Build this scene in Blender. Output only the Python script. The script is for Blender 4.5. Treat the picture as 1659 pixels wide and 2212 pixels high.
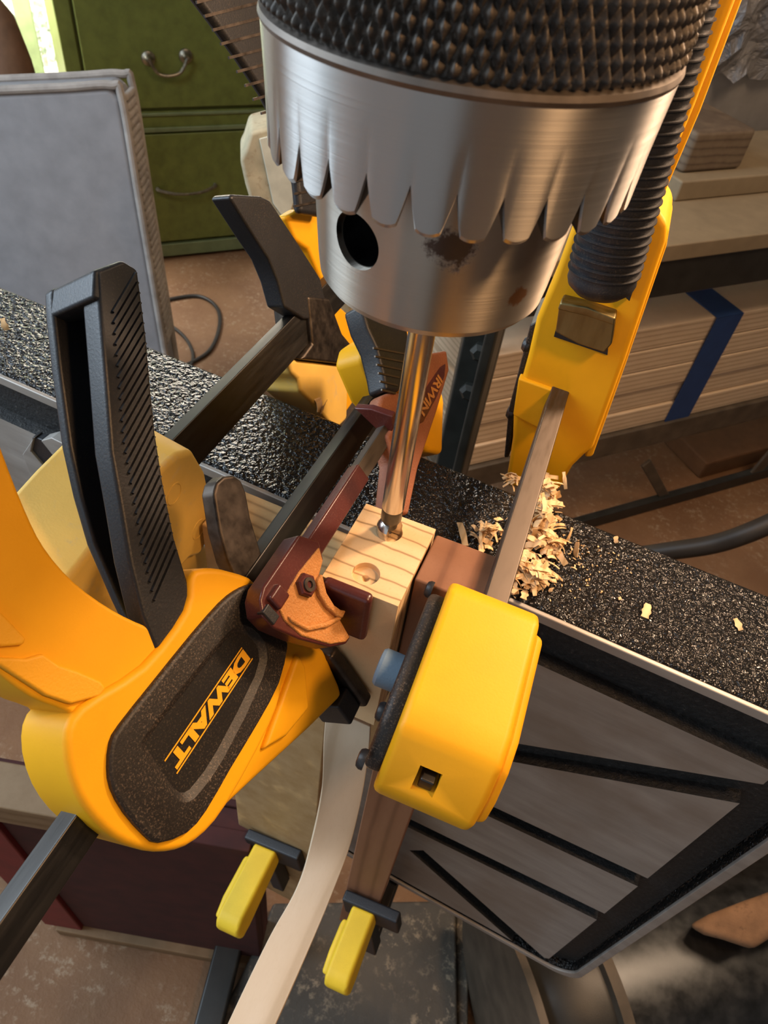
import bpy, bmesh, math, random
from mathutils import Vector, Matrix
random.seed(7)
for o in list(bpy.data.objects): bpy.data.objects.remove(o)
sc = bpy.context.scene
COL = sc.collection
# ------------------------------------------------------------------ units: 1 u = 0.6 mm, u-space origin = top corner of the drilled block
S = 0.0006
ZO = 0.62
FLOORZ = -ZO / S            # the floor in u
def W(p): return Vector((p[0] * S, p[1] * S, p[2] * S + ZO))
# ------------------------------------------------------------------ camera
FPX, CX, CY = 1534.0, 829.5, 1106.0
_d = Vector((-220, 1434, FPX)).normalized()
_y = Vector((870, -1506, FPX)); _y -= _d * _y.dot(_d); _y.normalize()
_x = _d.cross(_y)
AX, AY, AZ = _x, _y, -_d
def ray(p):
    c = Vector(((p[0] - CX) / FPX, (p[1] - CY) / FPX, 1.0))
    return Vector((AX.dot(c), AY.dot(c), AZ.dot(c)))
CAM = -324.0 * ray((860, 1310))
cd = bpy.data.cameras.new('camera'); cam = bpy.data.objects.new('camera', cd); COL.objects.link(cam)
cd.sensor_fit = 'VERTICAL'; cd.sensor_height = 36.0; cd.lens = FPX / 2212 * 36.0
cd.clip_start = 0.005; cd.clip_end = 60
right = Vector((AX.x, AY.x, AZ.x)); down = Vector((AX.y, AY.y, AZ.y)); fwd = Vector((AX.z, AY.z, AZ.z))
m = Matrix((right, -down, -fwd)).transposed().to_4x4(); m.translation = W(CAM)
cam.matrix_world = m
cd.dof.use_dof = True; cd.dof.focus_distance = 330 * S; cd.dof.aperture_fstop = 42.0
sc.camera = cam
# ------------------------------------------------------------------ world, lamps, exposure
wd = bpy.data.worlds.new('world'); sc.world = wd; wd.use_nodes = True
bg = wd.node_tree.nodes['Background']; bg.inputs[0].default_value = (0.80, 0.90, 1.0, 1); bg.inputs[1].default_value = 0.65
def area(name, loc, target, size, power, col):
    l = bpy.data.lights.new(name, 'AREA'); l.shape = 'RECTANGLE'; l.size, l.size_y = size; l.energy = power; l.color = col
    o = bpy.data.objects.new(name, l); COL.objects.link(o)
    o.location = W(loc); o.rotation_euler = (W(target) - W(loc)).to_track_quat('-Z', 'Y').to_euler()
    return o
# warm work lamp right of the chuck, the press's own lamp behind to the right, an added overhead fill brightening the rack boards, daylight from the windows on the left
area('work_lamp', (330, -50, 545), (0, 20, -20), (0.045, 0.045), 0.95, (1.0, 0.57, 0.27))
area('press_lamp', (270, 420, 350), (120, 70, -60), (0.05, 0.05), 1.7, (1.0, 0.66, 0.42))
area('rack_fill_light', (800, 820, 1350), (250, 500, -300), (0.35, 0.35), 6.0, (1.0, 0.70, 0.45))
area('window_daylight', (-1500, -300, 900), (-50, 0, -100), (0.5, 0.9), 16.0, (0.72, 0.86, 1.0))
sc.view_settings.view_transform = 'Standard'; sc.view_settings.look = 'None'
sc.view_settings.gamma = 1.0; sc.view_settings.use_curve_mapping = False
sc.view_settings.exposure = 0.0

# ------------------------------------------------------------------ materials
def nn(t, kind, **kw):
    n = t.nodes.new(kind)
    for k, v in kw.items():
        if hasattr(n, k): setattr(n, k, v)
        else: n.inputs[k.replace('_', ' ')].default_value = v
    return n
def base(name, col, rough=0.5, metal=0.0, spec=0.5):
    m = bpy.data.materials.new(name); m.use_nodes = True; t = m.node_tree
    b = t.nodes['Principled BSDF']
    b.inputs['Base Color'].default_value = (*col, 1); b.inputs['Roughness'].default_value = rough
    b.inputs['Metallic'].default_value = metal; b.inputs['Specular IOR Level'].default_value = spec
    return m, t, b
def coords(t, scale=(1, 1, 1), rot=(0, 0, 0)):
    c = t.nodes.new('ShaderNodeTexCoord'); mp = t.nodes.new('ShaderNodeMapping')
    mp.inputs['Scale'].default_value = [s / S for s in scale]; mp.inputs['Rotation'].default_value = rot
    t.links.new(c.outputs['Object'], mp.inputs['Vector'])
    return mp.outputs['Vector']        # texture space in u
def noise(t, vec, scale, detail=4, rough=0.55, dist=0.0):
    n = nn(t, 'ShaderNodeTexNoise'); n.inputs['Scale'].default_value = scale; n.inputs['Detail'].default_value = detail
    n.inputs['Roughness'].default_value = rough; n.inputs['Distortion'].default_value = dist
    t.links.new(vec, n.inputs['Vector']); return n.outputs['Fac']
def ramp(t, fac, stops):
    r = t.nodes.new('ShaderNodeValToRGB'); e = r.color_ramp.elements
    while len(e) < len(stops): e.new(0.5)
    for i, (p, c) in enumerate(stops):
        e[i].position = p; e[i].color = (*c, 1) if len(c) == 3 else c
    t.links.new(fac, r.inputs['Fac']); return r.outputs['Color']
def mix(t, fac, a, b, mode='MIX'):
    n = t.nodes.new('ShaderNodeMix'); n.data_type = 'RGBA'; n.blend_type = mode
    for sock, v in ((n.inputs[0], fac), (n.inputs[6], a), (n.inputs[7], b)):
        if isinstance(v, (int, float)): sock.default_value = v
        elif isinstance(v, tuple): sock.default_value = (*v, 1)
        else: t.links.new(v, sock)
    return n.outputs[2]
def bump(t, b, h, strength, dist):
    n = t.nodes.new('ShaderNodeBump'); n.inputs['Strength'].default_value = strength; n.inputs['Distance'].default_value = dist * S
    t.links.new(h, n.inputs['Height'])
    t.links.new(n.outputs['Normal'], b.inputs['Normal'])
def K(*g): return tuple((x,) * 3 if isinstance(x, (int, float)) else x for x in g)

def plastic(name, col, rough=0.45, grain=0.6, var=0.12, dust=0.0, dustcol=(0.45, 0.3, 0.17), wear=None, spec=0.5):
    m, t, b = base(name, col, rough, 0, spec)
    v = coords(t)
    n = noise(t, v, 0.03, 5)
    lo = tuple(c * (1 - var) for c in col); hi = tuple(min(1, c * (1 + var)) for c in col)
    c = ramp(t, n, [(0.3, lo), (0.7, hi)])
    if wear:
        wn = noise(t, v, 0.07, 6, 0.7); c = mix(t, ramp(t, wn, [(0.56, (0, 0, 0)), (0.72, (1, 1, 1))]), c, wear)
    if dust:
        dn = noise(t, v, 1.15, 3, 0.75); d2 = noise(t, v, 0.035, 3)
        th = ramp(t, dn, [(0.56 - 0.05 * dust, (0, 0, 0)), (0.68, (1, 1, 1))])
        dm = mix(t, 1.0, th, ramp(t, d2, [(0.32, (0.05,) * 3), (0.68, (min(1, 0.75 * dust + .2),) * 3)]), 'MULTIPLY')
        c = mix(t, dm, c, dustcol)
    t.links.new(c, b.inputs['Base Color'])
    if grain: bump(t, b, noise(t, v, 0.9, 2), grain * 0.35, 0.5)
    return m
def steel(name, col=(0.62, 0.6, 0.58), rough=0.3, brush=(0.05, 0.05, 2.0), var=0.35, rust=None):
    m, t, b = base(name, col, rough, 1.0)
    v = coords(t, brush); n = noise(t, v, 1.0, 5, 0.6)
    c = ramp(t, n, [(0.3, tuple(x * (1 - var) for x in col)), (0.75, col)])
    if rust:
        v2 = coords(t)
        for (pt, rad, rc) in rust:
            dn = t.nodes.new('ShaderNodeVectorMath'); dn.operation = 'DISTANCE'; t.links.new(v2, dn.inputs[0]); dn.inputs[1].default_value = pt
            dv = t.nodes.new('ShaderNodeMath'); dv.operation = 'DIVIDE'; t.links.new(dn.outputs['Value'], dv.inputs[0]); dv.inputs[1].default_value = rad
            ad = t.nodes.new('ShaderNodeMath'); ad.operation = 'ADD'; t.links.new(dv.outputs[0], ad.inputs[0])
            t.links.new(noise(t, v2, 0.16, 6, 0.75), ad.inputs[1])
            mk = ramp(t, ad.outputs[0], [(0.85, (1, 1, 1)), (1.0, (0, 0, 0))])
            c = mix(t, mk, c, rc)
            mm = t.nodes.new('ShaderNodeMath'); mm.operation = 'SUBTRACT'; mm.inputs[0].default_value = 1.0
            t.links.new(mk, mm.inputs[1])
            if not b.inputs['Metallic'].is_linked: t.links.new(mm.outputs[0], b.inputs['Metallic'])
    t.links.new(c, b.inputs['Base Color'])
    rr = ramp(t, n, [(0.2, (rough * 0.8,) * 3), (0.8, (rough * 1.35,) * 3)]); t.links.new(rr, b.inputs['Roughness'])
    bump(t, b, n, 0.05, 0.3)
    return m
def wood(name, light, dark, line, period=9.0, axis='Y', rot=(0, 0, 0), rough=0.6, dist=2.5, lines=0.5, stretch=(1, 1, 1), thin=False):
    m, t, b = base(name, light, rough, 0, 0.3)
    v = coords(t, stretch, rot)
    w = nn(t, 'ShaderNodeTexWave', wave_type='BANDS', bands_direction=axis)
    w.inputs['Scale'].default_value = 0.314 / period; w.inputs['Distortion'].default_value = dist
    w.inputs['Detail'].default_value = 3; w.inputs['Detail Scale'].default_value = 0.6
    t.links.new(v, w.inputs['Vector'])
    c = ramp(t, w.outputs['Fac'], [(0.0, light), (0.62, tuple(0.6 * a + 0.4 * q for a, q in zip(light, dark))), (0.86, dark), (0.97, line)])
    if thin: c = ramp(t, w.outputs['Fac'], [(0.0, light), (0.90, tuple(0.75 * a + 0.25 * q for a, q in zip(light, dark))), (0.965, dark), (0.992, line)])
    n = noise(t, v, 0.05, 6, 0.65)
    c = mix(t, 0.35 if thin else 0.55, c, ramp(t, n, [(0.3, dark), (0.7, light)]))
    f = noise(t, v, 0.9, 2)
    c = mix(t, ramp(t, f, [(0.58, (0, 0, 0)), (0.75, (0.35,) * 3)]), c, dark)
    t.links.new(c, b.inputs['Base Color'])
    bump(t, b, w.outputs['Fac'], 0.25 * lines, 0.8)
    return m

M = {}
def on_cylinder(p, cx, cy, rad):            # where the ray of a pixel first meets an upright cylinder
    r = ray(p); ox, oy = CAM.x - cx, CAM.y - cy; A = r.x ** 2 + r.y ** 2; B = 2 * (ox * r.x + oy * r.y); Cc = ox * ox + oy * oy - rad * rad
    return CAM + r * ((-B - math.sqrt(B * B - 4 * A * Cc)) / (2 * A))
RUST1 = tuple(on_cylinder((975, 535), -20.7, 40, 42) - Vector((-20.7, 40, 137)))
RUST2 = tuple(on_cylinder((1120, 640), -20.7, 40, 41) - Vector((-20.7, 40, 137)))
M['yellow'] = plastic('yellow_plastic', (0.76, 0.365, 0.006), 0.5, 0.25, 0.05, spec=0.3)
M['yellow_pad'] = plastic('yellow_grip_rubber', (0.78, 0.38, 0.010), 0.6, 0.9, 0.05)
M['faded'] = plastic('faded_yellow_plastic', (0.72, 0.46, 0.10), 0.5, 0.3, 0.10, wear=(0.62, 0.44, 0.18))
M['small_yellow'] = plastic('chalky_yellow_plastic', (0.80, 0.52, 0.02), 0.6, 0.5, 0.10)
M['black'] = plastic('black_plastic', (0.010, 0.011, 0.014), 0.46, 0.5, 0.2, 0.3, (0.12, 0.09, 0.06))
M['blackplate'] = plastic('dusty_black_rubber', (0.013, 0.011, 0.010), 0.55, 0.8, 0.2, 0.55, (0.26, 0.19, 0.14))
M['panel'] = plastic('black_panel', (0.008, 0.007, 0.007), 0.5, 0.3, 0.2, 0.25, (0.22, 0.16, 0.10))
M['logo'] = plastic('yellow_lettering', (0.85, 0.40, 0.012), 0.5, 0, 0.03)
M['bar'] = steel('dark_steel_bar', (0.082, 0.078, 0.074), 0.40, (0.25, 0.02, 0.25), 0.25)
M['bar_bright'] = steel('brown_steel_bar', (0.15, 0.122, 0.10), 0.5, (0.3, 0.05, 0.3), 0.2)
M['oxide'] = steel('oxide_steel', (0.12, 0.10, 0.085), 0.45, (0.15, 0.15, 0.15), 0.5)
M['gold'] = steel('brassy_steel', (0.30, 0.24, 0.11), 0.42, (0.1, 0.4, 0.02), 0.4)
M['maroon'] = plastic('maroon_paint', (0.075, 0.017, 0.014), 0.30, 0.3, 0.25, 0.22, (0.22, 0.10, 0.07))
M['irwin_gold'] = plastic('dusty_lamplit_brown', (0.40, 0.165, 0.035), 0.75, 3.0, 0.2, 0.9, (0.52, 0.30, 0.12))  # sawdust and the warm lamplight on this side, both put into the colour
M['irwin_brown'] = plastic('dusty_red_brown', (0.24, 0.08, 0.035), 0.65, 1.5, 0.2, 0.5, (0.42, 0.20, 0.09))
ANROT = 0.25
def turned(m, an=0.96):
    t = m.node_tree; b = t.nodes['Principled BSDF']; tn = t.nodes.new('ShaderNodeTangent'); tn.direction_type = 'RADIAL'; tn.axis = 'Z'
    b.inputs['Anisotropic'].default_value = an; b.inputs['Anisotropic Rotation'].default_value = ANROT
    t.links.new(tn.outputs[0], b.inputs['Tangent']); return m
M['steel'] = turned(steel('machined_steel', (0.42, 0.405, 0.385), 0.34, (0.004, 0.004, 5.0), 0.08))
M['steel_nose'] = turned(steel('worn_machined_steel', (0.44, 0.395, 0.335), 0.34, (0.004, 0.004, 5.0), 0.10,
                        rust=[(RUST1, 15, (0.055, 0.026, 0.013)), (RUST2, 8, (0.30, 0.15, 0.07))]))
def knurl_mat():
    m, t, b = base('knurled_dark_steel', (0.06, 0.055, 0.05), 0.58, 0.55)
    v = coords(t); n = noise(t, v, 0.25, 4, 0.7)
    t.links.new(ramp(t, n, [(0.35, (0.045, 0.041, 0.038)), (0.7, (0.10, 0.085, 0.07))]), b.inputs['Base Color'])
    bump(t, b, noise(t, v, 1.5, 2), 0.3, 0.4); return m
M['knurl'] = knurl_mat()
M['bit'] = steel('polished_bit_steel', (0.66, 0.62, 0.58), 0.22, (2.0, 2.0, 0.01), 0.12)
M['bitdark'] = steel('dark_bit_steel', (0.10, 0.095, 0.09), 0.3, (0.3, 0.3, 0.3), 0.3)
M['pine'] = wood('pine_end_grain', (0.74, 0.52, 0.29), (0.58, 0.36, 0.17), (0.17, 0.09, 0.04), 9.0, 'Y', dist=3.2, lines=0.5, thin=True)
M['pine_board'] = wood('pine_board', (0.62, 0.43, 0.22), (0.44, 0.27, 0.11), (0.16, 0.09, 0.04), 7.0, 'Y', dist=2.0)
M['tan_board'] = wood('tan_board', (0.50, 0.38, 0.25), (0.40, 0.28, 0.17), (0.28, 0.18, 0.10), 40.0, 'X', dist=5.0, stretch=(1, 1, 0.15))
M['brown_board'] = wood('red_brown_hardwood', (0.25, 0.115, 0.06), (0.18, 0.075, 0.037), (0.10, 0.04, 0.02), 14.0, 'X', dist=3.0, stretch=(1, 1, 0.2), lines=0.2)
M['lath'] = wood('pale_lath', (0.66, 0.54, 0.40), (0.56, 0.43, 0.29), (0.38, 0.26, 0.15), 30.0, 'X', dist=4.0, stretch=(1, 0.3, 0.3), lines=0.1)
M['shaving'] = wood('wood_shaving', (0.80, 0.58, 0.33), (0.62, 0.40, 0.18), (0.40, 0.24, 0.10), 5.0, 'X', dist=4.0, lines=0.2)
M['blue_pad'] = plastic('blue_grey_pad', (0.16, 0.24, 0.32), 0.6, 0.8, 0.1)
M['green'] = plastic('olive_green_paint', (0.115, 0.135, 0.028), 0.40, 0.4, 0.18)
M['green_trim'] = plastic('pale_green_trim', (0.13, 0.16, 0.07), 0.5, 0.4, 0.15)
M['handle_metal'] = steel('tarnished_handle_metal', (0.34, 0.31, 0.24), 0.4, (0.1, 0.1, 0.1), 0.5)
M['cushion'] = plastic('grey_upholstery', (0.23, 0.235, 0.25), 0.8, 0.4, 0.10)
M['cushion_edge'] = plastic('grey_piping', (0.30, 0.275, 0.25), 0.85, 2.0, 0.25)
M['cream'] = plastic('cream_painted_wood', (0.46, 0.40, 0.26), 0.7, 0.8, 0.25, wear=(0.30, 0.19, 0.10))
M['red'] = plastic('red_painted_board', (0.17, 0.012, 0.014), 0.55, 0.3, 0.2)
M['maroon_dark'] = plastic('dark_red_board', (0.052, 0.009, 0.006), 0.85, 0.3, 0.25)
M['plank'] = wood('plain_plank', (0.27, 0.17, 0.09), (0.19, 0.11, 0.05), (0.16, 0.09, 0.04), 20.0, 'Z', dist=4.0)
M['plank_dark'] = wood('dark_plank', (0.13, 0.085, 0.05), (0.085, 0.052, 0.03), (0.04, 0.025, 0.015), 22.0, 'Z', dist=4.0)
M['stack'] = wood('stacked_board', (0.68, 0.53, 0.37), (0.54, 0.40, 0.26), (0.24, 0.15, 0.08), 12.0, 'Z', dist=2.0, stretch=(0.3, 0.3, 1))
M['stack_top'] = plastic('board_face', (0.40, 0.25, 0.14), 0.6, 0.2, 0.08)
M['tape'] = plastic('blue_masking_tape', (0.012, 0.045, 0.16), 0.6, 0.2, 0.12)
M['rack'] = plastic('grimy_brown_metal', (0.085, 0.065, 0.045), 0.55, 0.5, 0.3)
M['shelf'] = plastic('shelf_board', (0.25, 0.19, 0.115), 0.6, 0.3, 0.1)
M['darkmetal'] = plastic('dark_painted_metal', (0.020, 0.020, 0.018), 0.4, 0.5, 0.3)
M['post'] = plastic('dark_green_grey_paint', (0.020, 0.021, 0.018), 0.35, 0.5, 0.3)
M['hose'] = plastic('black_hose', (0.022, 0.018, 0.014), 0.5, 0.5, 0.2)
M['box'] = plastic('brown_cardboard', (0.16, 0.075, 0.03), 0.8, 0.3, 0.12)
M['wall'] = plastic('grey_wall_paint', (0.30, 0.27, 0.24), 0.8, 0.3, 0.08)
M['bark'] = plastic('rough_brown_wood', (0.26, 0.145, 0.075), 0.8, 2.5, 0.3, wear=(0.10, 0.055, 0.03))
M['tank'] = steel('grey_steel_tank', (0.13, 0.137, 0.145), 0.36, (0.05, 0.05, 0.05), 0.45)
M['leather'] = plastic('brown_leather', (0.17, 0.095, 0.055), 0.6, 1.5, 0.2)
M['offcut'] = wood('weathered_offcut', (0.20, 0.15, 0.10), (0.13, 0.09, 0.06), (0.06, 0.04, 0.03), 14.0, 'Z', dist=3.0)
M['collar'] = steel('dull_steel_edge', (0.22, 0.19, 0.165), 0.5, (0.1, 0.1, 0.1), 0.3)
M['leaf'] = plastic('garden_leaves', (0.42, 0.50, 0.36), 0.7, 0.0, 0.5, wear=(0.7, 0.75, 0.6))
def hammered():
    m, t, b = base('hammered_black_paint', (0.010, 0.010, 0.010), 0.17, 0, 0.34)
    v = coords(t)
    n = noise(t, v, 0.30, 2, 0.5, 0.3)
    d = noise(t, v, 0.5, 3, 0.7)
    c = ramp(t, d, [(0.66, (0.008, 0.008, 0.008)), (0.84, (0.045, 0.036, 0.028))])
    t.links.new(c, b.inputs['Base Color'])
    bump(t, b, n, 1.0, 3.8)
    return m
M['hammered'] = hammered()
def cast_black():
    m, t, b = base('grainy_black_casting', (0.02, 0.02, 0.02), 0.6)
    v = coords(t); n = noise(t, v, 0.3, 5, 0.7)
    t.links.new(ramp(t, n, [(0.4, (0.007, 0.007, 0.007)), (0.62, (0.02, 0.019, 0.018)), (0.78, (0.13, 0.11, 0.09))]), b.inputs['Base Color'])
    bump(t, b, n, 0.8, 2.0); return m
M['casting'] = cast_black()
def machined():
    m, t, b = base('machined_cast_iron', (0.23, 0.20, 0.175), 0.5, 0.35)
    v = coords(t, (0.15, 1, 1.0)); n = noise(t, v, 0.06, 6, 0.65); n2 = noise(t, coords(t), 0.012, 4)
    c = ramp(t, n, [(0.3, (0.25, 0.23, 0.205)), (0.7, (0.38, 0.355, 0.325))])
    c = mix(t, ramp(t, n2, [(0.45, (0, 0, 0)), (0.62, (0.55,) * 3)]), c, (0.22, 0.175, 0.135))
    t.links.new(c, b.inputs['Base Color']); bump(t, b, n, 0.1, 0.4); return m
M['machined'] = machined()
def sawdusty(name, col, col2, dust, amount, rough=0.7):
    m, t, b = base(name, col, rough)
    v = coords(t); n = noise(t, v, 0.006, 6, 0.6)
    c = ramp(t, n, [(0.35, col), (0.65, col2)])
    d = noise(t, v, 0.075, 5, 0.75); p = noise(t, v, 0.009, 3)
    dm = mix(t, 1.0, ramp(t, d, [(0.58 - amount * .06, (0, 0, 0)), (0.68 - amount * .04, (1, 1, 1))]), ramp(t, p, [(0.38, (0.05,) * 3), (0.6, (0.9,) * 3)]), 'MULTIPLY')
    c = mix(t, dm, c, dust); t.links.new(c, b.inputs['Base Color'])
    bump(t, b, d, 0.4, 6.0); return m
M['floor'] = sawdusty('brown_board_floor', (0.17, 0.080, 0.033), (0.23, 0.118, 0.052), (0.34, 0.24, 0.15), 0.7)
M['baseplate'] = sawdusty('sawdust_covered_casting', (0.055, 0.052, 0.046), (0.09, 0.08, 0.065), (0.34, 0.28, 0.20), 0.9)
def clear_plastic():
    m, t, b = base('crumpled_clear_plastic', (0.30, 0.29, 0.29), 0.18, 0, 0.7)
    b.inputs['Alpha'].default_value = 0.55
    v = coords(t); bump(t, b, noise(t, v, 0.02, 4, 0.6, 1.0), 1.0, 30.0); return m
M['plastic_wrap'] = clear_plastic()

# ------------------------------------------------------------------ builders
def link(o, parent=None):
    COL.objects.link(o)
    if parent is not None: o.parent = parent
    return o
def thing(name, label, cat, at, group=None):
    o = bpy.data.objects.new(name, None); COL.objects.link(o); o.location = W(at); o.empty_display_size = 0.02
    o['label'] = label; o['category'] = cat
    if group: o['group'] = group
    o['u0'] = list(at); return o
def tag(o, label, cat, group=None):
    o['label'] = label; o['category'] = cat
    if group: o['group'] = group
    return o
def origin_of(parent):
    p = parent
    while p is not None:
        if 'u0' in p.keys(): return Vector(p['u0'])
        p = p.parent
    return None
def mk(name, verts, faces, mat, parent=None, bevel=0.0, seg=3, smooth=True, at=None, sub=0, kind=None, angle=0.6, label=None):
    """verts in u-space; origin = the thing's base (or `at`, or the centroid)"""
    verts = [Vector(v) for v in verts]
    o0 = origin_of(parent)
    if o0 is None:
        o0 = Vector(at) if at is not None else sum(verts, Vector()) / len(verts)
    me = bpy.data.meshes.new(name)
    me.from_pydata([(v - o0) * S for v in verts], [], faces); me.validate()
    bm = bmesh.new(); bm.from_mesh(me); bmesh.ops.recalc_face_normals(bm, faces=bm.faces); bm.to_mesh(me); bm.free()
    me.materials.append(M[mat] if isinstance(mat, str) else mat)
    o = bpy.data.objects.new(name, me); COL.objects.link(o)
    if parent is not None: o.parent = parent
    else: o.location = W(o0); o['u0'] = list(o0)
    if smooth:
        me.polygons.foreach_set('use_smooth', [True] * len(me.polygons))
        if not bevel and not sub: me.set_sharp_from_angle(angle=angle)
    if bevel:
        b = o.modifiers.new('bevel', 'BEVEL'); b.width = bevel * S; b.segments = seg; b.limit_method = 'ANGLE'; b.angle_limit = 0.5
        wn = o.modifiers.new('wn', 'WEIGHTED_NORMAL'); wn.keep_sharp = True
    if sub:
        s = o.modifiers.new('sub', 'SUBSURF'); s.levels = sub; s.render_levels = sub
    if kind: o['kind'] = kind
    if label: o['label'] = label
    return o
class Frame:
    """O origin (u); y along the bar (away), w up, s sideways"""
    def __init__(f, O, tilt=0.0, yaw=0.0):
        a, b = math.radians(tilt), math.radians(yaw)
        R = Matrix.Rotation(b, 3, 'Z')
        f.O = Vector(O); f.y = R @ Vector((0, 1, 0)); f.w = R @ Vector((-math.sin(a), 0, math.cos(a))); f.s = R @ Vector((math.cos(a), 0, math.sin(a)))
    def P(f, y, w, s): return f.O + f.y * y + f.w * w + f.s * s
    def on_s(f, p, s):
        r = ray(p); t = (f.O + f.s * s - CAM).dot(f.s) / r.dot(f.s); q = CAM + r * t - f.O
        return (q.dot(f.y), q.dot(f.w))
    def on_w(f, p, w):
        r = ray(p); t = (f.O + f.w * w - CAM).dot(f.w) / r.dot(f.w); q = CAM + r * t - f.O
        return (q.dot(f.y), q.dot(f.s))
    def on_y(f, p, y):
        r = ray(p); t = (f.O + f.y * y - CAM).dot(f.y) / r.dot(f.y); q = CAM + r * t - f.O
        return (q.dot(f.s), q.dot(f.w))
def plane_pt(p, O, n):
    r = ray(p); return CAM + r * ((Vector(O) - CAM).dot(n) / r.dot(n))
def prism_vf(lo, hi):
    n = len(lo)
    return lo + hi, [list(range(n))[::-1], list(range(n, 2 * n))] + [[i, (i + 1) % n, n + (i + 1) % n, n + i] for i in range(n)]
def ext_s(name, F, yw, s0, s1, mat, parent, bevel=2.0, **k):       # profile in (y,w), thickness along s
    v, f = prism_vf([F.P(y, w, s0) for y, w in yw], [F.P(y, w, s1) for y, w in yw]); return mk(name, v, f, mat, parent, bevel, **k)
def ext_y(name, F, sw, y0, y1, mat, parent, bevel=2.0, **k):       # profile in (s,w), depth along y
    v, f = prism_vf([F.P(y0, w, s) for s, w in sw], [F.P(y1, w, s) for s, w in sw]); return mk(name, v, f, mat, parent, bevel, **k)
def box_vf(c):
    c = [Vector(q) for q in c]; return c, [[0, 3, 2, 1], [4, 5, 6, 7], [0, 1, 5, 4], [1, 2, 6, 5], [2, 3, 7, 6], [3, 0, 4, 7]]
def box(name, lo, hi, mat, parent=None, bevel=1.0, F=None, **k):
    (a, b, c), (d, e, g) = lo, hi
    pts = [(a, b, c), (d, b, c), (d, e, c), (a, e, c), (a, b, g), (d, b, g), (d, e, g), (a, e, g)]
    if F is not None: pts = [F.P(y, z, x) for x, y, z in pts]       # (s, y, w)
    v, f = box_vf(pts); return mk(name, v, f, mat, parent, bevel, **k)
def obox(name, c, ax, dims, mat, parent=None, bevel=1.0, **k):      # centre, three axes, full sizes
    c = Vector(c); a, b, d = [Vector(x).normalized() * (q / 2) for x, q in zip(ax, dims)]
    pts = [c - a - b - d, c + a - b - d, c + a + b - d, c - a + b - d, c - a - b + d, c + a - b + d, c + a + b + d, c - a + b + d]
    v, f = box_vf(pts); return mk(name, v, f, mat, parent, bevel, **k)
def frame_of(d):
    d = Vector(d).normalized(); a = d.cross(Vector((0, 0, 1)))
    if a.length < 1e-4: a = Vector((1, 0, 0))
    a.normalize(); return d, a, a.cross(d).normalized()
def lathe_vf(p0, axis, prof, n=48, cap=True):
    d, a, b = frame_of(axis); p0 = Vector(p0); v = []; f = []
    for h, r in prof:
        for i in range(n):
            t = 2 * math.pi * i / n; v.append(p0 + d * h + (a * math.cos(t) + b * math.sin(t)) * r)
    for j in range(len(prof) - 1):
        for i in range(n):
            k = (i + 1) % n; f.append([j * n + i, j * n + k, (j + 1) * n + k, (j + 1) * n + i])
    if cap: f.append(list(range(n))[::-1]); f.append([(len(prof) - 1) * n + i for i in range(n)])
    return v, f
def lathe(name, p0, axis, prof, mat, parent=None, n=48, **k):
    v, f = lathe_vf(p0, axis, prof, n); return mk(name, v, f, mat, parent, **k)
def catmull(pts, n=8):
    pts = [Vector(p) for p in pts]; out = []
    for i in range(len(pts) - 1):
        p0 = pts[max(i - 1, 0)]; p1 = pts[i]; p2 = pts[i + 1]; p3 = pts[min(i + 2, len(pts) - 1)]
        for k in range(n):
            t = k / n
            out.append(0.5 * ((2 * p1) + (p2 - p0) * t + (2 * p0 - 5 * p1 + 4 * p2 - p3) * t * t + (3 * p1 - p0 - 3 * p2 + p3) * t ** 3))
    out.append(pts[-1]); return out
def tube(name, pts, r, mat, parent=None, n=12, **k):
    v = []; f = []; prev = None
    for i, p in enumerate(pts):
        d = (pts[min(i + 1, len(pts) - 1)] - pts[max(i - 1, 0)]).normalized()
        if prev is None: _, a, b = frame_of(d)
        else: a = (prev - d * prev.dot(d)).normalized(); b = a.cross(d)
        prev = a; rr = r[i] if isinstance(r, (list, tuple)) else r
        for j in range(n):
            t = 2 * math.pi * j / n; v.append(p + (a * math.cos(t) + b * math.sin(t)) * rr)
    for i in range(len(pts) - 1):
        for j in range(n):
            q = (j + 1) % n; f.append([i * n + j, i * n + q, (i + 1) * n + q, (i + 1) * n + j])
    f.append(list(range(n))[::-1]); f.append([(len(pts) - 1) * n + j for j in range(n)])
    return mk(name, v, f, mat, parent, **k)
def cut(o, cutters):
    """boolean difference, applied; the cutters are removed again"""
    mods = [(m.name, m.type) for m in o.modifiers]
    for c in cutters:
        b = o.modifiers.new('cut', 'BOOLEAN'); b.object = c; b.operation = 'DIFFERENCE'; b.solver = 'EXACT'
        while o.modifiers[0] != b: bpy.context.view_layer.update(); o.modifiers.move(len(o.modifiers) - 1, 0)
    keep = []
    for m in o.modifiers:
        if m.type != 'BOOLEAN': m.show_viewport = False; keep.append(m)
    bpy.context.view_layer.update()
    dg = bpy.context.evaluated_depsgraph_get()
    me = bpy.data.meshes.new_from_object(o.evaluated_get(dg))
    old = o.data; o.data = me; me.name = old.name
    for m in list(o.modifiers):
        if m.type == 'BOOLEAN': o.modifiers.remove(m)
    for m in keep: m.show_viewport = True
    me.polygons.foreach_set('use_smooth', [True] * len(me.polygons)); me.set_sharp_from_angle(angle=0.5)
    for c in cutters: bpy.data.objects.remove(c)
    return o
def bake(o):
    """apply the modifiers so that a later cut keeps crisp edges"""
    bpy.context.view_layer.update()
    me = bpy.data.meshes.new_from_object(o.evaluated_get(bpy.context.evaluated_depsgraph_get()))
    o.modifiers.clear(); o.data = me; return o
def ngon(r, n, ph=0.0): return [(r * math.cos(ph + 2 * math.pi * i / n), r * math.sin(ph + 2 * math.pi * i / n)) for i in range(n)]
def join_vf(parts):
    V = []; F = []
    for v, f in parts:
        k = len(V); V += v; F += [[i + k for i in q] for q in f]
    return V, F
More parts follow.
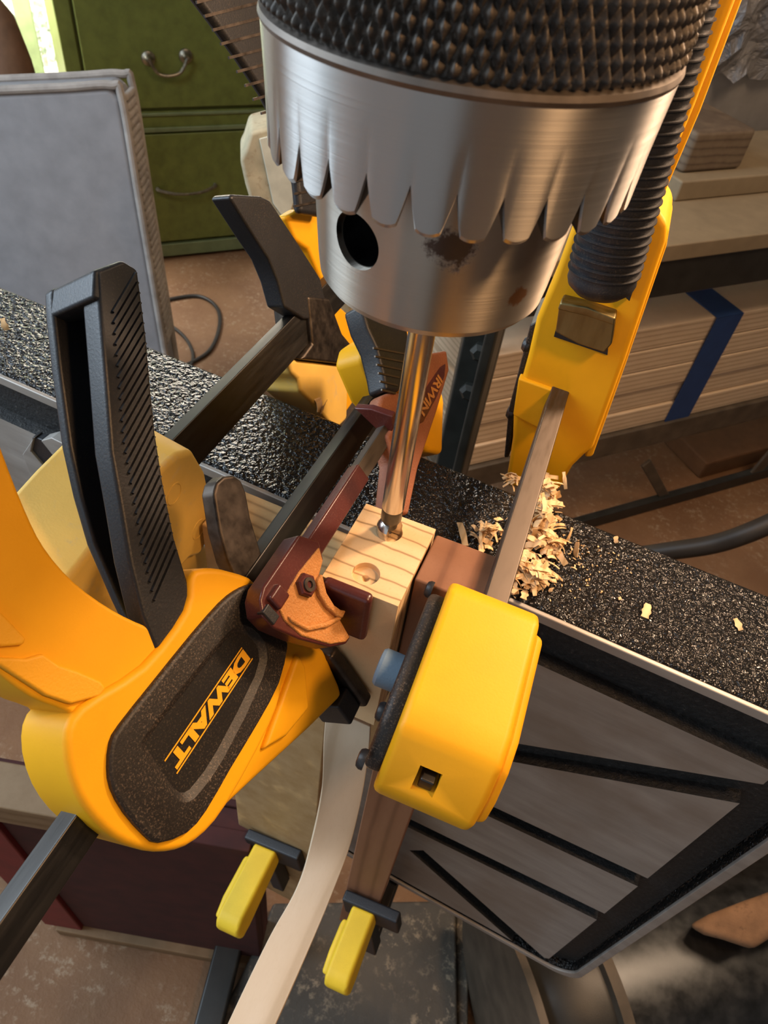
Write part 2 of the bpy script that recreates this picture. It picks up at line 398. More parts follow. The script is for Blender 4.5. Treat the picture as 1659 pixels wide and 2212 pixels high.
def letters(name, body, o, xd, yd, width, height, mat, parent, depth=0.4, bold=0.012, label=None):
    """flat raised lettering, lower left corner o, reading along xd, tops towards yd"""
    c = bpy.data.curves.new(name, 'FONT'); c.body = body; c.size = 1.0; c.offset = bold; c.extrude = 0.0; c.resolution_u = 3; c.space_character = 0.92
    t = bpy.data.objects.new(name, c); COL.objects.link(t); bpy.context.view_layer.update()
    me = bpy.data.meshes.new_from_object(t.evaluated_get(bpy.context.evaluated_depsgraph_get()))
    bpy.data.objects.remove(t)
    xs = [v.co.x for v in me.vertices]; ys = [v.co.y for v in me.vertices]; x0, x1, y0, y1 = min(xs), max(xs), min(ys), max(ys)
    nrm = Vector(xd).cross(Vector(yd)).normalized()
    V = [Vector(o) + Vector(xd) * ((v.co.x - x0) / (x1 - x0) * width) + Vector(yd) * ((v.co.y - y0) / (y1 - y0) * height) + nrm * depth for v in me.vertices]
    Fc = [list(p.vertices) for p in me.polygons]
    return mk(name, V, Fc, mat, parent, smooth=False, label=label)
def rounded(pts, n=3):
    """closed smooth curve through 2-D points"""
    P = [Vector(p) for p in pts]; k = len(P); out = []
    for i in range(k):
        p0, p1, p2, p3 = P[i - 1], P[i], P[(i + 1) % k], P[(i + 2) % k]
        for q in range(n):
            t = q / n
            v = 0.5 * ((2 * p1) + (p2 - p0) * t + (2 * p0 - 5 * p1 + 4 * p2 - p3) * t * t + (3 * p1 - p0 - 3 * p2 + p3) * t ** 3)
            out.append((v.x, v.y))
    return out
def struct(o): o['kind'] = 'structure'; return o

# ================================================================== THE SETTING
fl = box('floor', (-4200, -2600, FLOORZ - 40), (4200, 4200, FLOORZ), 'floor', None, 0); struct(fl)
RA = Vector((0.70, 0.714, 0)).normalized(); RN = Vector((RA.y, -RA.x, 0)); UP = Vector((0, 0, 1))   # the room runs at about 45 degrees to the drill table
D0 = Vector((-1394, 1815, -419))             # a point on the dresser front
WL0 = D0 - RN * 520                          # a point on the back wall
def rp(p, off=0.0, O=D0): return plane_pt(p, O + RN * off, RN)      # pixel -> point on a plane parallel to the back wall
def axy(v, O=D0): d = v - O; return d.dot(RA), d.z
def slab(name, a0, a1, z0, z1, n0, n1, mat, parent=None, bevel=1.0, O=D0, **k):
    """box in room axes: a along the wall, absolute z, n towards the camera"""
    O2 = Vector((O.x, O.y, 0))
    pts = [O2 + RA * a + RN * n + UP * z for (a, n, z) in ((a0, n0, z0), (a1, n0, z0), (a1, n1, z0), (a0, n1, z0), (a0, n0, z1), (a1, n0, z1), (a1, n1, z1), (a0, n1, z1))]
    v, f = box_vf(pts); return mk(name, v, f, mat, parent, bevel, **k)
wr, wz = axy(rp((131, 168), -520)); wr2 = axy(rp((131, 20), -520))[0]
wr = 0.5 * (wr + wr2)
win_l, win_top = wr - 1150, wz + 1500
wall_top = 2200
def wslab(name, a0, a1, z0, z1): return slab(name, a0, a1, z0, z1, -640, -520, 'wall', wallb, 0)
wallb = bpy.data.objects.new('wall_back', None); COL.objects.link(wallb); wallb.location = W((WL0.x, WL0.y, FLOORZ)); wallb['u0'] = [WL0.x, WL0.y, FLOORZ]; struct(wallb)
zw = D0.z + wz
slab('wall_panel', wr, 4300, FLOORZ, wall_top, -640, -520, 'wall', wallb, 0)
slab('wall_panel', -2600, win_l, FLOORZ, wall_top, -640, -520, 'wall', wallb, 0)
slab('wall_panel', win_l, wr, FLOORZ, zw, -640, -520, 'wall', wallb, 0)
slab('wall_panel', win_l, wr, D0.z + win_top, wall_top, -640, -520, 'wall', wallb, 0)
win = bpy.data.objects.new('window_1', None); COL.objects.link(win); q = WL0 + RA * wr; win.location = W((q.x, q.y, zw)); win['u0'] = [q.x, q.y, zw]; struct(win)
slab('window_frame', wr - 22, wr, zw, D0.z + win_top, -560, -500, 'green_trim', win, 3)
slab('window_sill', win_l, wr, zw - 30, zw, -560, -470, 'green_trim', win, 3)
g0 = axy(rp((62, 80), -530))[0]
slab('window_mullion', g0 - 26, g0 + 26, zw, D0.z + win_top, -570, -520, 'green_trim', win, 4)
slab('window_mullion', g0 - 150, g0 - 110, zw, D0.z + win_top, -570, -520, 'green_trim', win, 4)
mg, tg, bgl = base('window_glass', (1, 1, 1), 0.02); bgl.inputs['Transmission Weight'].default_value = 1.0; bgl.inputs['Alpha'].default_value = 0.25; M['glass'] = mg
slab('window_pane', win_l, wr - 22, zw, D0.z + win_top, -552, -548, 'glass', win, 0)

slab('wall_right', 3000, 3100, FLOORZ, wall_top, -640, 4400, 'wall', None, 0); struct(bpy.data.objects['wall_right'])
slab('wall_front', -1500, 3100, FLOORZ, wall_top, 4400, 4500, 'wall', None, 0); struct(bpy.data.objects['wall_front'])
slab('ceiling', -2600, 3100, wall_top, wall_top + 60, -640, 4500, 'wall', None, 0); struct(bpy.data.objects['ceiling'])

# garden shrubs outside the window: leaf clumps
def shrub(name, c, r, label, seed):
    rnd = random.Random(seed); V = []; Fc = []
    for i in range(900):
        th, ph = rnd.uniform(0, 2 * math.pi), math.acos(rnd.uniform(-1, 1)); rr = r * rnd.uniform(0.55, 1.0)
        p = Vector(c) + Vector((math.sin(ph) * math.cos(th), math.sin(ph) * math.sin(th), math.cos(ph))) * rr
        a = Vector((rnd.gauss(0, 1), rnd.gauss(0, 1), rnd.gauss(0, 1))).normalized() * rnd.uniform(20, 46); b = a.orthogonal().normalized() * rnd.uniform(9, 18)
        k = len(V); V += [p - a, p + b, p + a, p - b + a.cross(b) * 0.01]; Fc += [[k, k + 1, k + 2], [k, k + 2, k + 3]]
    t = thing(name, label, 'shrub', (c[0], c[1], FLOORZ))
    mk('foliage', V, Fc, 'leaf', t, smooth=False)
    tube('stem', [Vector((c[0], c[1], FLOORZ)), Vector((c[0], c[1], c[2]))], 14, 'bark', t)
area('shrub_fill_light', tuple(rp((120, -900), -700)), tuple(rp((60, 60), -1900)), (1.0, 1.0), 220.0, (1.0, 0.97, 0.9))  # added outdoor area light that brightens the shrubs
q = rp((95, 120), -1100); shrub('garden_shrub', (q.x, q.y, q.z), 260, 'pale green shrub seen through the window beside the cabinet', 3)
q = rp((-10, 0), -2300); shrub('garden_shrub', (q.x, q.y, q.z), 420, 'large pale green shrub further out in the garden', 5)

# ------------------------------------------------------------------ olive green drawer cabinet
def pxa(p, off=0.0): return axy(rp(p, off))[0]
def pxz(p, off=0.0): return rp(p, off).z
aL = pxa((128, 80)); aR = aL + 640
zT = pxz((350, -170)); z1 = pxz((430, 236)); z1b = pxz((430, 282)); z2 = pxz((430, 516)); z3 = pxz((430, 545))
Q0 = D0 + RA * (0.5 * (aL + aR)) - RN * 200
cab = thing('drawer_cabinet', 'olive green painted drawer cabinet standing at the window', 'cabinet', (Q0.x, Q0.y, FLOORZ))
slab('carcass', aL, aR, z3, zT + 40, -400, -12, 'green', cab, 4)
slab('side_stile', aL, aL + 42, z3, zT + 40, -12, 0, 'green', cab, 3)
slab('side_stile', aR - 42, aR, z3, zT + 40, -12, 0, 'green', cab, 3)
slab('rail', aL + 42, aR - 42, z1b + 2, z1 - 2, -12, 4, 'green', cab, 2)
slab('moulding', aL + 42, aR - 42, z1 - 14, z1 - 4, 4, 10, 'green_trim', cab, 3)
slab('moulding', aL + 42, aR - 42, z1b + 2, z1b + 16, 4, 10, 'green_trim', cab, 3)
slab('bottom_rail', aL, aR, z3, z2 - 6, -12, 8, 'green_trim', cab, 3)
dr1 = slab('drawer', aL + 50, aR - 50, z1 + 8, zT, -12, 6, 'green', cab, 4)
dr2 = slab('drawer', aL + 50, aR - 50, z2 + 4, z1b - 4, -12, 6, 'green', cab, 4)
def bail(drawer, pl, pr, pm):
    A = rp(pl, 8); B = rp(pr, 8); Mx = rp(pm, 26)
    for c in (A, B): lathe('rosette', c - RN * 3, RN, [(0, 20), (6, 19), (10, 12), (20, 7), (26, 6)], 'handle_metal', drawer, 24)
    tube('bail', catmull([A + RN * 20, A * .8 + Mx * .2 + RN * 16 - UP * 14, A * .62 + B * .1 + Mx * .28 + RN * 14 - UP * 26, Mx * 1.0 + RN * 4 - RA * 0, B * .62 + A * .1 + Mx * .28 + RN * 14 - UP * 26, B * .8 + Mx * .2 + RN * 16 - UP * 14, B + RN * 20], 6), 5, 'handle_metal', drawer, 8)
bail(dr1, (320, 126), (401, 121), (366, 163))
A = rp((345, 407), 8); B = rp((460, 399), 8)
tube('pull', catmull([A - RA * 8, A + RN * 10 - UP * 4, A * .7 + B * .3 + RN * 26 - UP * 12, A * .3 + B * .7 + RN * 26 - UP * 12, B + RN * 10 - UP * 4, B + RA * 8], 6), [4 + 3 * abs(i / 15 - 1) for i in range(31)], 'handle_metal', dr2, 8)
for a in (aL + 30, aR - 60): slab('foot', a, a + 40, FLOORZ, z3, -60, -14, 'green', cab, 3)
slab('foot', aL + 30, aL + 70, FLOORZ, z3, -390, -340, 'green', cab, 3); slab('foot', aR - 60, aR - 20, FLOORZ, z3, -390, -340, 'green', cab, 3)

# cable loop lying on the floor
def fz(p, z): 
    r = ray(p); return CAM + r * ((z - CAM.z) / r.z)
tag(tube('cable', catmull([fz(p, FLOORZ + 6) for p in ((330, 660), (370, 646), (430, 640), (468, 664), (474, 706), (452, 758), (400, 790))], 8), 6, 'hose', None, 10), 'thin black cable looping on the floor below the cabinet', 'cable')
tag(tube('cable', catmull([fz(p, FLOORZ + 6) for p in ((345, 690), (385, 715), (410, 745), (416, 780), (390, 820))], 8), 5, 'hose', None, 10), 'short thin cable end curling beside the grey cushion', 'cable')
q = rp((480, 548), -150)
tag(slab('storage_box', axy(q)[0] - 130, axy(q)[0] + 110, FLOORZ, FLOORZ + 70, -220, -60, 'darkmetal', None, 6), 'low black box pushed under the green cabinet', 'box')

# ------------------------------------------------------------------ grey upholstered cushion panel
CP = CAM + ray((200, 450)) * 1250
c_n = Vector((0.42, -0.90, 0.10)).normalized(); c_a = UP.cross(c_n).normalized() * 1.0; c_u = c_n.cross(c_a).normalized()
def cp(p): v = plane_pt(p, CP, c_n) - CP; return v.dot(c_a), v.dot(c_u)
outl = [cp(p) for p in ((-190, 205), (120, 192), (236, 186), (262, 214), (300, 440), (352, 745), (368, 860), (100, 900), (-220, 930))]
uf = (FLOORZ - CP.z) / c_u.z
outl[6] = (outl[6][0] + 20, uf); outl[7] = (outl[7][0], uf); outl[8] = (outl[8][0], uf)
cush = thing('seat_cushion', 'grey upholstered seat cushion standing upright with welted edge', 'cushion', (CP.x, CP.y, FLOORZ))
def cpt(a, u, n): return CP + c_a * a + c_u * u + c_n * n
v, f = prism_vf([cpt(a, u, -85) for a, u in outl], [cpt(a, u, 0) for a, u in outl])
mk('padding', v, f, 'cushion', cush, 16, 4)
path = [cpt(a, u, -8) for a, u in outl]
edge = [outl[i] for i in (0, 1, 2, 3, 4, 5, 6)]
ctr = cp((120, 560))
def grow(p, k): d = Vector((p[0] - ctr[0], p[1] - ctr[1])); d = d.normalized() * (d.length + k); return (ctr[0] + d.x, ctr[1] + d.y)
tube('piping', catmull([cpt(*grow(p, 1), -2) for p in edge], 8), 6.5, 'cushion_edge', cush, 10)
tube('piping', catmull([cpt(*grow(p, 3), -82) for p in edge], 8), 6.5, 'cushion_edge', cush, 10)
ri = []
for k in range(34):                      # little gathers along the welt
    t = k / 33; a = Vector(outl[3]).lerp(Vector(outl[5]), t) if len(outl[3]) == 2 else None
    p = cpt(a.x + 2, a.y, -40); q = [p + c_u * dz + c_n * dn for dz, dn in ((-5, -32), (5, -32), (5, 32), (-5, 32))]
    ri.append(prism_vf([x - c_a * 3 for x in q], [x + c_a * 7 for x in q]))
v, f = join_vf(ri); mk('gathers', v, f, 'cushion_edge', cush, 3, 2)

# brown leather chair back behind the cushion
q = rp((8, 130), 300)
v, f = lathe_vf((q.x, q.y, FLOORZ), UP, [(0, 60), (300, 80), (q.z - FLOORZ - 120, 70), (q.z - FLOORZ, 62), (q.z - FLOORZ + 90, 46), (q.z - FLOORZ + 130, 20)], 24)
tag(mk('leather_bolster', v, f, 'leather', None), 'wrinkled brown leather bolster standing by the window', 'bolster')

# ------------------------------------------------------------------ cream slab leaning behind the chuck
CR = CAM + ray((600, 430)) * 1000
n_ = Vector((0.5, -0.86, 0.0)).normalized()
pts = [plane_pt(p, CR, n_) for p in ((540, 285), (600, 270), (760, 262), (760, 700), (660, 690), (600, 668), (585, 655), (572, 600), (560, 520), (548, 460), (530, 400), (518, 345), (528, 325))]
v, f = prism_vf(pts, [p - n_ * 70 for p in pts])
crm = tag(mk('cream_slab', v, f, 'cream', None, 6), 'chipped cream painted wooden slab leaning behind the drill chuck', 'wood')
pts = [plane_pt(p, CR + n_ * 3, n_) for p in ((560, 300), (590, 292), (640, 420), (620, 480), (590, 440))]
v, f = prism_vf(pts, [p - n_ * 2 for p in pts]); mk('pale_paint_patch', v, f, plastic('pale_chipped_paint', (0.62, 0.62, 0.50), 0.6, 0.5, 0.15), crm, 1)
P1, P2 = plane_pt((652, 688), CR, n_), plane_pt((704, 688), CR, n_)
ll = [P1 - n_ * 10, P2 - n_ * 10, P2 - n_ * 50, P1 - n_ * 50]
v, f = prism_vf([Vector((p.x, p.y, FLOORZ)) for p in ll], [p + UP * 20 for p in ll]); mk('leg', v, f, 'cream', crm, 3)

# ------------------------------------------------------------------ dark post between the clamps
PO = CAM + ray((1030, 860)) * 760
F0 = Frame((0, 0, 0))
post = thing('machine_stand_leg', 'dark green-grey steel leg with bolts behind the drill table', 'stand leg', (PO.x, PO.y, FLOORZ))
pw = [on for on in [plane_pt(p, PO, Vector((0, 1, 0))) for p in ((945, 1000), (1025, 1010), (1080, 745), (985, 745))]]
xl, xr_ = pw[0].x, pw[2].x + 6
box('leg_web', (pw[0].x - 2, PO.y, FLOORZ), (pw[2].x, PO.y + 14, 190), 'post', post, 3)
box('leg_flange', (pw[2].x - 12, PO.y - 34, FLOORZ), (pw[2].x, PO.y, 190), 'post', post, 3)
for p in ((1060, 765), (1035, 850)):
    c = plane_pt(p, PO, Vector((0, 1, 0))); lathe('bolt', (c.x - 10, PO.y, c.z), (0, -1, 0), [(0, 11), (5, 11), (9, 6)], 'post', post, 6)

# ------------------------------------------------------------------ steel rack with stacked boards on the right
B0 = CAM + ray((1400, 800)) * 1440           # on the front face of the board stack
def sp(p, off=0.0): return plane_pt(p, B0 + RN * off, RN)
def sa(p, off=0.0): return (sp(p, off) - B0).dot(RA)
def rslab(name, a0, a1, z0, z1, n0, n1, mat, parent=None, bevel=1.0, **k): return slab(name, a0, a1, z0, z1, n0, n1, mat, parent, bevel, O=B0, **k)
a0 = sa((1018, 960)); zb = sp((1400, 917)).z; zt = sp((1500, 694)).z
a1 = a0 + 1250
nb = 5; hz = (zt - zb) / nb
rnd = random.Random(2)
ords = ['bottom', 'second', 'middle', 'fourth', 'top']
for i in range(nb):
    da = rnd.uniform(-8, 8) if i else 0; dn = rnd.uniform(-6, 0)
    q = B0 + RA * (0.5 * (a0 + a1))
    o = rslab('stacked_board', a0 + da, a1 + da, zb + i * hz + 1.0, zb + (i + 1) * hz - 1.0, -330, dn, 'stack', None, 2.5)
    tag(o, {0: 'lowest board of the taped stack, resting on the rack beam', 1: 'second board from below in the taped stack', 2: 'middle board of the five in the taped stack', 3: 'board just under the topmost in the taped stack', 4: 'topmost board of the stack with blue tape over it'}[i], 'board', 'boards stacked on the rack')
at0 = sa((1545, 690)); at1 = sa((1600, 683))
tp = thing('tape_band', 'blue masking tape band wrapped round the board stack', 'tape', tuple(B0 + RA * at0))
rslab('tape_front', at0, at1, zb - 1, zt + 2, 1, 4, 'tape', tp, 0.5)
rslab('tape_top', at0, at1, zt, zt + 2.5, -330, 4, 'tape', tp, 0.5)
rk = thing('storage_rack', 'grimy steel storage rack with braced legs on the right', 'rack', (B0.x, B0.y, FLOORZ))
ra0 = a0 - 60
rslab('lower_beam', ra0, a1 + 60, zb - 62, zb, -4, 10, 'rack', rk, 3)
rslab('lower_beam_lip', ra0, a1 + 60, zb - 8, zb, -60, -4, 'rack', rk, 3)
rslab('rear_beam', ra0, a1 + 60, zb - 62, zb, -340, -326, 'rack', rk, 3)
for aa in (ra0, a1 + 20):
    for n_0 in (-10, -340): rslab('leg', aa, aa + 40, FLOORZ, 420, n_0 - 14, n_0, 'rack', rk, 3)
sh_z = sp((1600, 545), 40).z; sh_th = 30
rslab('upper_shelf', ra0, a1 + 60, sh_z, sh_z + sh_th, -420, 40, 'shelf', rk, 3)
rslab('upper_beam', ra0, a1 + 60, sh_z - 70, sh_z, 10, 36, 'darkmetal', rk, 3)
rslab('upper_rear_beam', ra0, a1 + 60, sh_z - 70, sh_z, -420, -400, 'darkmetal', rk, 3)
def brace(p, q, w, n0):
    A = sp(p, n0); B = sp(q, n0); d = (B - A).normalized(); s = d.cross(RN).normalized()
    obox('brace', (A + B) / 2, (d, s, RN), ((B - A).length, w, 8), 'rack', rk, 2)
brace((1395, 1000), (1500, 1190), 26, -14); brace((1700, 940), (1480, 1200), 44, -6)
rslab('foot_rail', ra0, a1 + 60, FLOORZ, FLOORZ + 40, -20, 0, 'darkmetal', rk, 3)
tag(rslab('cardboard_box', sa((1470, 1100), -60), sa((1470, 1100), -60) + 520, FLOORZ, sp((1500, 1010), -60).z, -300, -60, 'box', None, 5), 'brown cardboard box under the rack behind the cross braces', 'box')
# plank and wood block lying on the upper shelf
bz = sh_z + sh_th
o = rslab('shelf_plank', sa((1440, 430), -120), a1, bz, bz + 36, -300, -100, 'shelf', None, 4); tag(o, 'flat tan plank lying at the back of the upper shelf', 'plank')
A = sp((1465, 400), -150); zk = bz + 36
kb = rslab('wood_block', sa((1462, 400), -130), sa((1592, 380), -130), zk, zk + 70, -290, -130, 'offcut', None, 8)
tag(kb, 'grey-brown weathered wood offcut on the upper shelf', 'wood')
# sheet of crumpled clear plastic in front of grey packing behind the shelf
o = rslab('packing_panel', sa((1400, 200), -330), a1, bz, zk + 900, -395, -330, plastic('grey_packing', (0.24, 0.225, 0.21), 0.7, 0.3, 0.1), None, 5)
tag(o, 'large grey packing panel standing on the upper shelf', 'panel')
V = []; Fc = []; rnd = random.Random(11); nx, ny = 26, 18
bA = sa((1480, 100), -300); bz0 = sp((1640, 168), -300).z
for j in range(ny):
    for i in range(nx):
        off = -308 + 8 * math.sin(i * 1.1 + j * .7) + rnd.uniform(-9, 9)
        V.append(B0 + RA * (bA + i * 22) + RN * off + UP * (bz0 - B0.z + j * 26 + (rnd.uniform(-9, 9) if j == 0 else rnd.uniform(-6, 6))))
for j in range(ny - 1):
    for i in range(nx - 1): k = j * nx + i; Fc.append([k, k + 1, k + nx + 1, k + nx])
o = mk('plastic_sheet', V, Fc, 'plastic_wrap', None, smooth=False); tag(o, 'crumpled clear plastic sheet hanging over the grey panel', 'plastic sheet')
md = o.modifiers.new('thickness', 'SOLIDIFY'); md.thickness = 0.0006

# black hose lying in front of the rack
tag(tube('air_hose', catmull([CAM + ray(p) * t for p, t in (((1380, 1200), 1010), ((1450, 1190), 980), ((1540, 1176), 950), ((1620, 1150), 920), ((1720, 1105), 900))], 8), 13, 'hose', None, 12), 'thick black hose sagging behind the drill table', 'hose')

# ------------------------------------------------------------------ things low down: red crate, plywood panel, base plate, tank
Rn = Vector((0.25, -0.97, 0)).normalized(); Ra = Vector((0.97, 0.25, 0)).normalized()
R0 = fz((300, 2030), FLOORZ)
def cq(p, off=0.0): return plane_pt(p, R0 + Rn * off, Rn)
def cslab(name, a0, a1, z0, z1, n0, n1, mat, parent=None, bevel=2.0, **k):
    O2 = Vector((R0.x, R0.y, 0))
    pts = [O2 + Ra * a + Rn * n + UP * z for (a, n, z) in ((a0, n0, z0), (a1, n0, z0), (a1, n1, z0), (a0, n1, z0), (a0, n0, z1), (a1, n0, z1), (a1, n1, z1), (a0, n1, z1))]
    v, f = box_vf(pts); return mk(name, v, f, mat, parent, bevel, **k)
def ca(p, off=0.0): return (cq(p, off) - R0).dot(Ra)
cl, cm, cr_ = ca((20, 1900)), ca((100, 1900)), ca((545, 1900))
zc_t = cq((60, 1755)).z; zc_tt = cq((60, 1722)).z
crate = thing('red_crate', 'dark red wooden crate with pale rails under the drill table', 'crate', (R0.x, R0.y, FLOORZ))
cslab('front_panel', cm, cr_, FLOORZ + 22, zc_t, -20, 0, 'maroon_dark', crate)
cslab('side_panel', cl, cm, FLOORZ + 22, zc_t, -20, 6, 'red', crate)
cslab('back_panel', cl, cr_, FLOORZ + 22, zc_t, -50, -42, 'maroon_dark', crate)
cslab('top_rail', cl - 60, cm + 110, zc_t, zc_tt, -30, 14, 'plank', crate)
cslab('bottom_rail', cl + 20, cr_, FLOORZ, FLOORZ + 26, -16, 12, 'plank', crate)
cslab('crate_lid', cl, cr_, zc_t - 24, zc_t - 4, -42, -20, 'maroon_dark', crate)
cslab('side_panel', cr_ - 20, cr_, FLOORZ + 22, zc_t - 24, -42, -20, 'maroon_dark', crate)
o = cslab('plywood_panel', cl - 300, cr_ + 160, FLOORZ, cq((60, 1330), -440).z, -470, -440, 'plank_dark', None, 3); tag(o, 'dark stained plywood panel standing behind the red crate', 'panel')
# machine base plate, with a slotted step
bpz = FLOORZ + 36
bq = [fz(p, bpz) for p in ((560, 2030), (590, 1950), (985, 1945), (990, 2260), (440, 2260))]
bpl = thing('machine_base_plate', 'cast base plate of the drill press covered in sawdust', 'base plate', (bq[2].x, bq[2].y, FLOORZ))
v, f = prism_vf([Vector((p.x, p.y, FLOORZ)) for p in bq], [Vector((p.x, p.y, bpz)) for p in bq]); mk('plate', v, f, 'baseplate', bpl, 5)
b2 = [fz(p, bpz - 12) for p in ((985, 1945), (1012, 1955), (1012, 2260), (990, 2260))]
v, f = prism_vf([Vector((p.x, p.y, FLOORZ)) for p in b2], [Vector((p.x, p.y, bpz - 12)) for p in b2]); mk('step', v, f, 'baseplate', bpl, 4)
A = fz((508, 1995), bpz + 8); B = fz((440, 2260), bpz + 8); d = (B - A).normalized()
tag(obox('steel_rail', (A + B) / 2, (d, d.cross(UP), UP), ((B - A).length, 40, 26), 'darkmetal', None, 4), 'dark steel rail lying on the floor left of the base plate', 'rail')
# grey steel tank lying on its side
t_ax = Vector((0.815, 0.58, 0)).normalized()
rT = 150.0
tc = fz((1180, 2190), FLOORZ + rT); 
tank = thing('steel_tank', 'grey steel tank with dark end cap lying at lower right', 'tank', (tc.x, tc.y, FLOORZ))
lathe('end_cap', tc - t_ax * 60, t_ax, [(0, 90), (14, rT * .86), (40, rT * .97), (95, rT), (100, rT)], 'darkmetal', tank, 64)
lathe('rim', tc + t_ax * 36, t_ax, [(0, rT), (2, rT + 12), (16, rT + 12), (20, rT)], 'rack', tank, 64)
lathe('barrel', tc + t_ax * 56, t_ax, [(0, rT - 3), (420, rT - 3), (440, rT * .8), (455, 60)], 'tank', tank, 64)
lathe('rim', tc - t_ax * 66, t_ax, [(0, rT * .95), (4, rT + 10), (14, rT + 10), (18, rT)], 'rack', tank, 64)
for k in (-1, 1): obox('cradle', tc + t_ax * (180 + 120 * k) - UP * (rT - 20) , (t_ax, t_ax.cross(UP), UP), (40, 220, 40), 'darkmetal', tank, 3)
wq = CAM + ray((1600, 1985)) * 872
n2 = (CAM - wq).normalized()
pl = [plane_pt(p, wq, n2) for p in ((1485, 2000), (1530, 1975), (1600, 1948), (1720, 1905), (1760, 2010), (1690, 2010), (1625, 2052), (1560, 2030), (1520, 2020))]
v, f = prism_vf(pl, [p - n2 * 110 for p in pl]); tag(mk('log_piece', v, f, 'bark', None, 10), 'cracked brown log piece above the steel tank', 'wood')
# ================================================================== THE DRILL PRESS TABLE, tilted to the vertical
FT = Frame((67.6, 65.5, -50), 0.0, -3.7)     # s along the table, y into it, w up from its top edge
Ltab, Rtab, Htab, Dtab = -545.0, 182.0, -528.0, 84.0
tab = thing('drill_press_table', 'cast iron drill press table tilted upright with hammered black edge', 'drill table', tuple(FT.P(-100, Htab, 30)))
rr = 26
def rrect(s0, s1, w0, w1, r, n=6):
    out = []
    for (cx, cy, a) in ((s1 - r, w1 - r, 0), (s0 + r, w1 - r, 90), (s0 + r, w0 + r, 180), (s1 - r, w0 + r, 270)):
        for i in range(n + 1):
            t = math.radians(a + 90 * i / n); out.append((cx + r * math.cos(t), cy + r * math.sin(t)))
    return out
rim = ext_y('rim', FT, rrect(Ltab, Rtab, Htab, 0, rr), 3, Dtab, 'hammered', tab, 3)
tr = ext_y('cutter', FT, rrect(Ltab + 7, Rtab - 7, Htab + 7, -7, rr), -20, 14, 'casting', tab, 0)
cut(rim, [tr])
edge_o = rrect(Ltab, Rtab, Htab, 0, rr); edge_i = rrect(Ltab + 7, Rtab - 7, Htab + 7, -7, rr)
n = len(edge_o)
V = [FT.P(0, w, s) for s, w in edge_o] + [FT.P(0, w, s) for s, w in edge_i] + [FT.P(3.2, w, s) for s, w in edge_o] + [FT.P(3.2, w, s) for s, w in edge_i]
Fc = []
for i in range(n):
    j = (i + 1) % n; Fc += [[i, j, n + j, n + i], [i, 2 * n + i, 2 * n + j, j], [n + i, n + j, 3 * n + j, 3 * n + i], [2 * n + i, 3 * n + i, 3 * n + j, 2 * n + j]]
mk('machined_lip', V, Fc, 'machined', tab, 0.8, 2)
ext_y('trough', FT, rrect(Ltab + 8, Rtab - 8, Htab + 8, -8, rr), 12, 30, 'casting', tab, 0)
face = ext_y('table_face', FT, [(Ltab + 40, Htab + 14), (Rtab - 40, Htab + 14), (Rtab - 34, Htab + 22), (Rtab - 34, -52), (Rtab - 38, -46), (Ltab + 60, -46), (Ltab + 40, -60)], 2, 21, 'machined', tab, 0)
def slotcut(p, q, w):
    a = FT.on_y(p, 2); b = FT.on_y(q, 2); d = Vector((b[0] - a[0], b[1] - a[1])).normalized(); n_ = Vector((-d.y, d.x)) * w / 2
    a = Vector(a) - d * 4; b = Vector(b) + d * 30
    return ext_y('cutter', FT, [tuple(a - n_), tuple(b - n_), tuple(b + n_), tuple(a + n_)], -10, 11.5, 'casting', tab, 0)
cut(face, [slotcut((1020, 1610), (1659, 1722), 24), slotcut((1000, 1725), (1392, 1908), 20), slotcut((830, 1752), (1268, 1966), 20), slotcut((905, 1842), (1140, 2050), 22)])
face.data.materials.append(M['casting'])
for p in face.data.polygons:
    if p.normal.dot(FT.y) > -0.9 or p.center.dot(FT.y) > (FT.P(6, 0, 0) - Vector(tuple(FT.P(-100, Htab, 30)))).dot(FT.y) * S: p.material_index = 1
ext_y('web', FT, rrect(Ltab + 30, Rtab - 30, Htab + 30, -30, 20), 40, 52, 'casting', tab, 0)
# open slot end at the left of the table
def lug(name, px, y0, y1, mat): ext_y(name, FT, PYt(px, y0), y0, y1, mat, tab, 0.8)
def PYt(px, y): return [FT.on_y(p, y) for p in px]
lug('slot_lip', [(48, 982), (72, 946), (66, 976), (97, 1012), (70, 1040)], -5, 4, 'machined')
lug('slot_dark_patch', [(70, 944), (90, 950), (122, 990), (98, 1016), (62, 975)], -3, 4, 'black')  # solid black patch, the slot's inner dark put in as colour
lug('slot_lip', [(88, 952), (110, 946), (150, 966), (150, 990), (120, 992)], -5, 4, 'machined')

# ================================================================== THE WORK
BX0, BX1, BY0, BY1, BZ = -38.6, 0.0, 0.0, 53.0, -118.0
blk = box('pine_block', (BX0, BY0, BZ), (BX1, BY1, 0), 'pine', None, 0.9, at=(-19, 26, BZ))
hx = -20.6
v, f = lathe_vf((hx, 10.8, -3.6), UP, [(0, 6.6), (20, 6.6)], 48); h1 = mk('cutter', v, f, 'pine')
v, f = lathe_vf((hx, 40.5, -3.6), UP, [(0, 6.6), (20, 6.6)], 48); h2 = mk('cutter', v, f, 'pine')
v, f = lathe_vf((hx, 10.8, -6.6), UP, [(0, 0.3), (3.2, 2.2)], 20); h3 = mk('cutter', v, f, 'pine')
cut(blk, [h1, h2, h3])
blk['u0'] = [-19, 26, BZ]
tag(blk, 'upright pine block with a shallow bored hole in its end, under the bit', 'wood block')
box('spacer', (BX0, 53.4, -300), (0, 70, -56), 'pine_board', None, 1.0)
sp_o = bpy.data.objects['spacer']; tag(sp_o, 'pine spacer strip between the drilled block and the table face', 'wood strip'); sp_o.name = 'spacer_strip'
o = box('backing_board', (-129, 34, -700), (-41, 69, -46), 'pine_board', None, 1.2); tag(o, 'wide pine backing board clamped to the table left of the block', 'board')
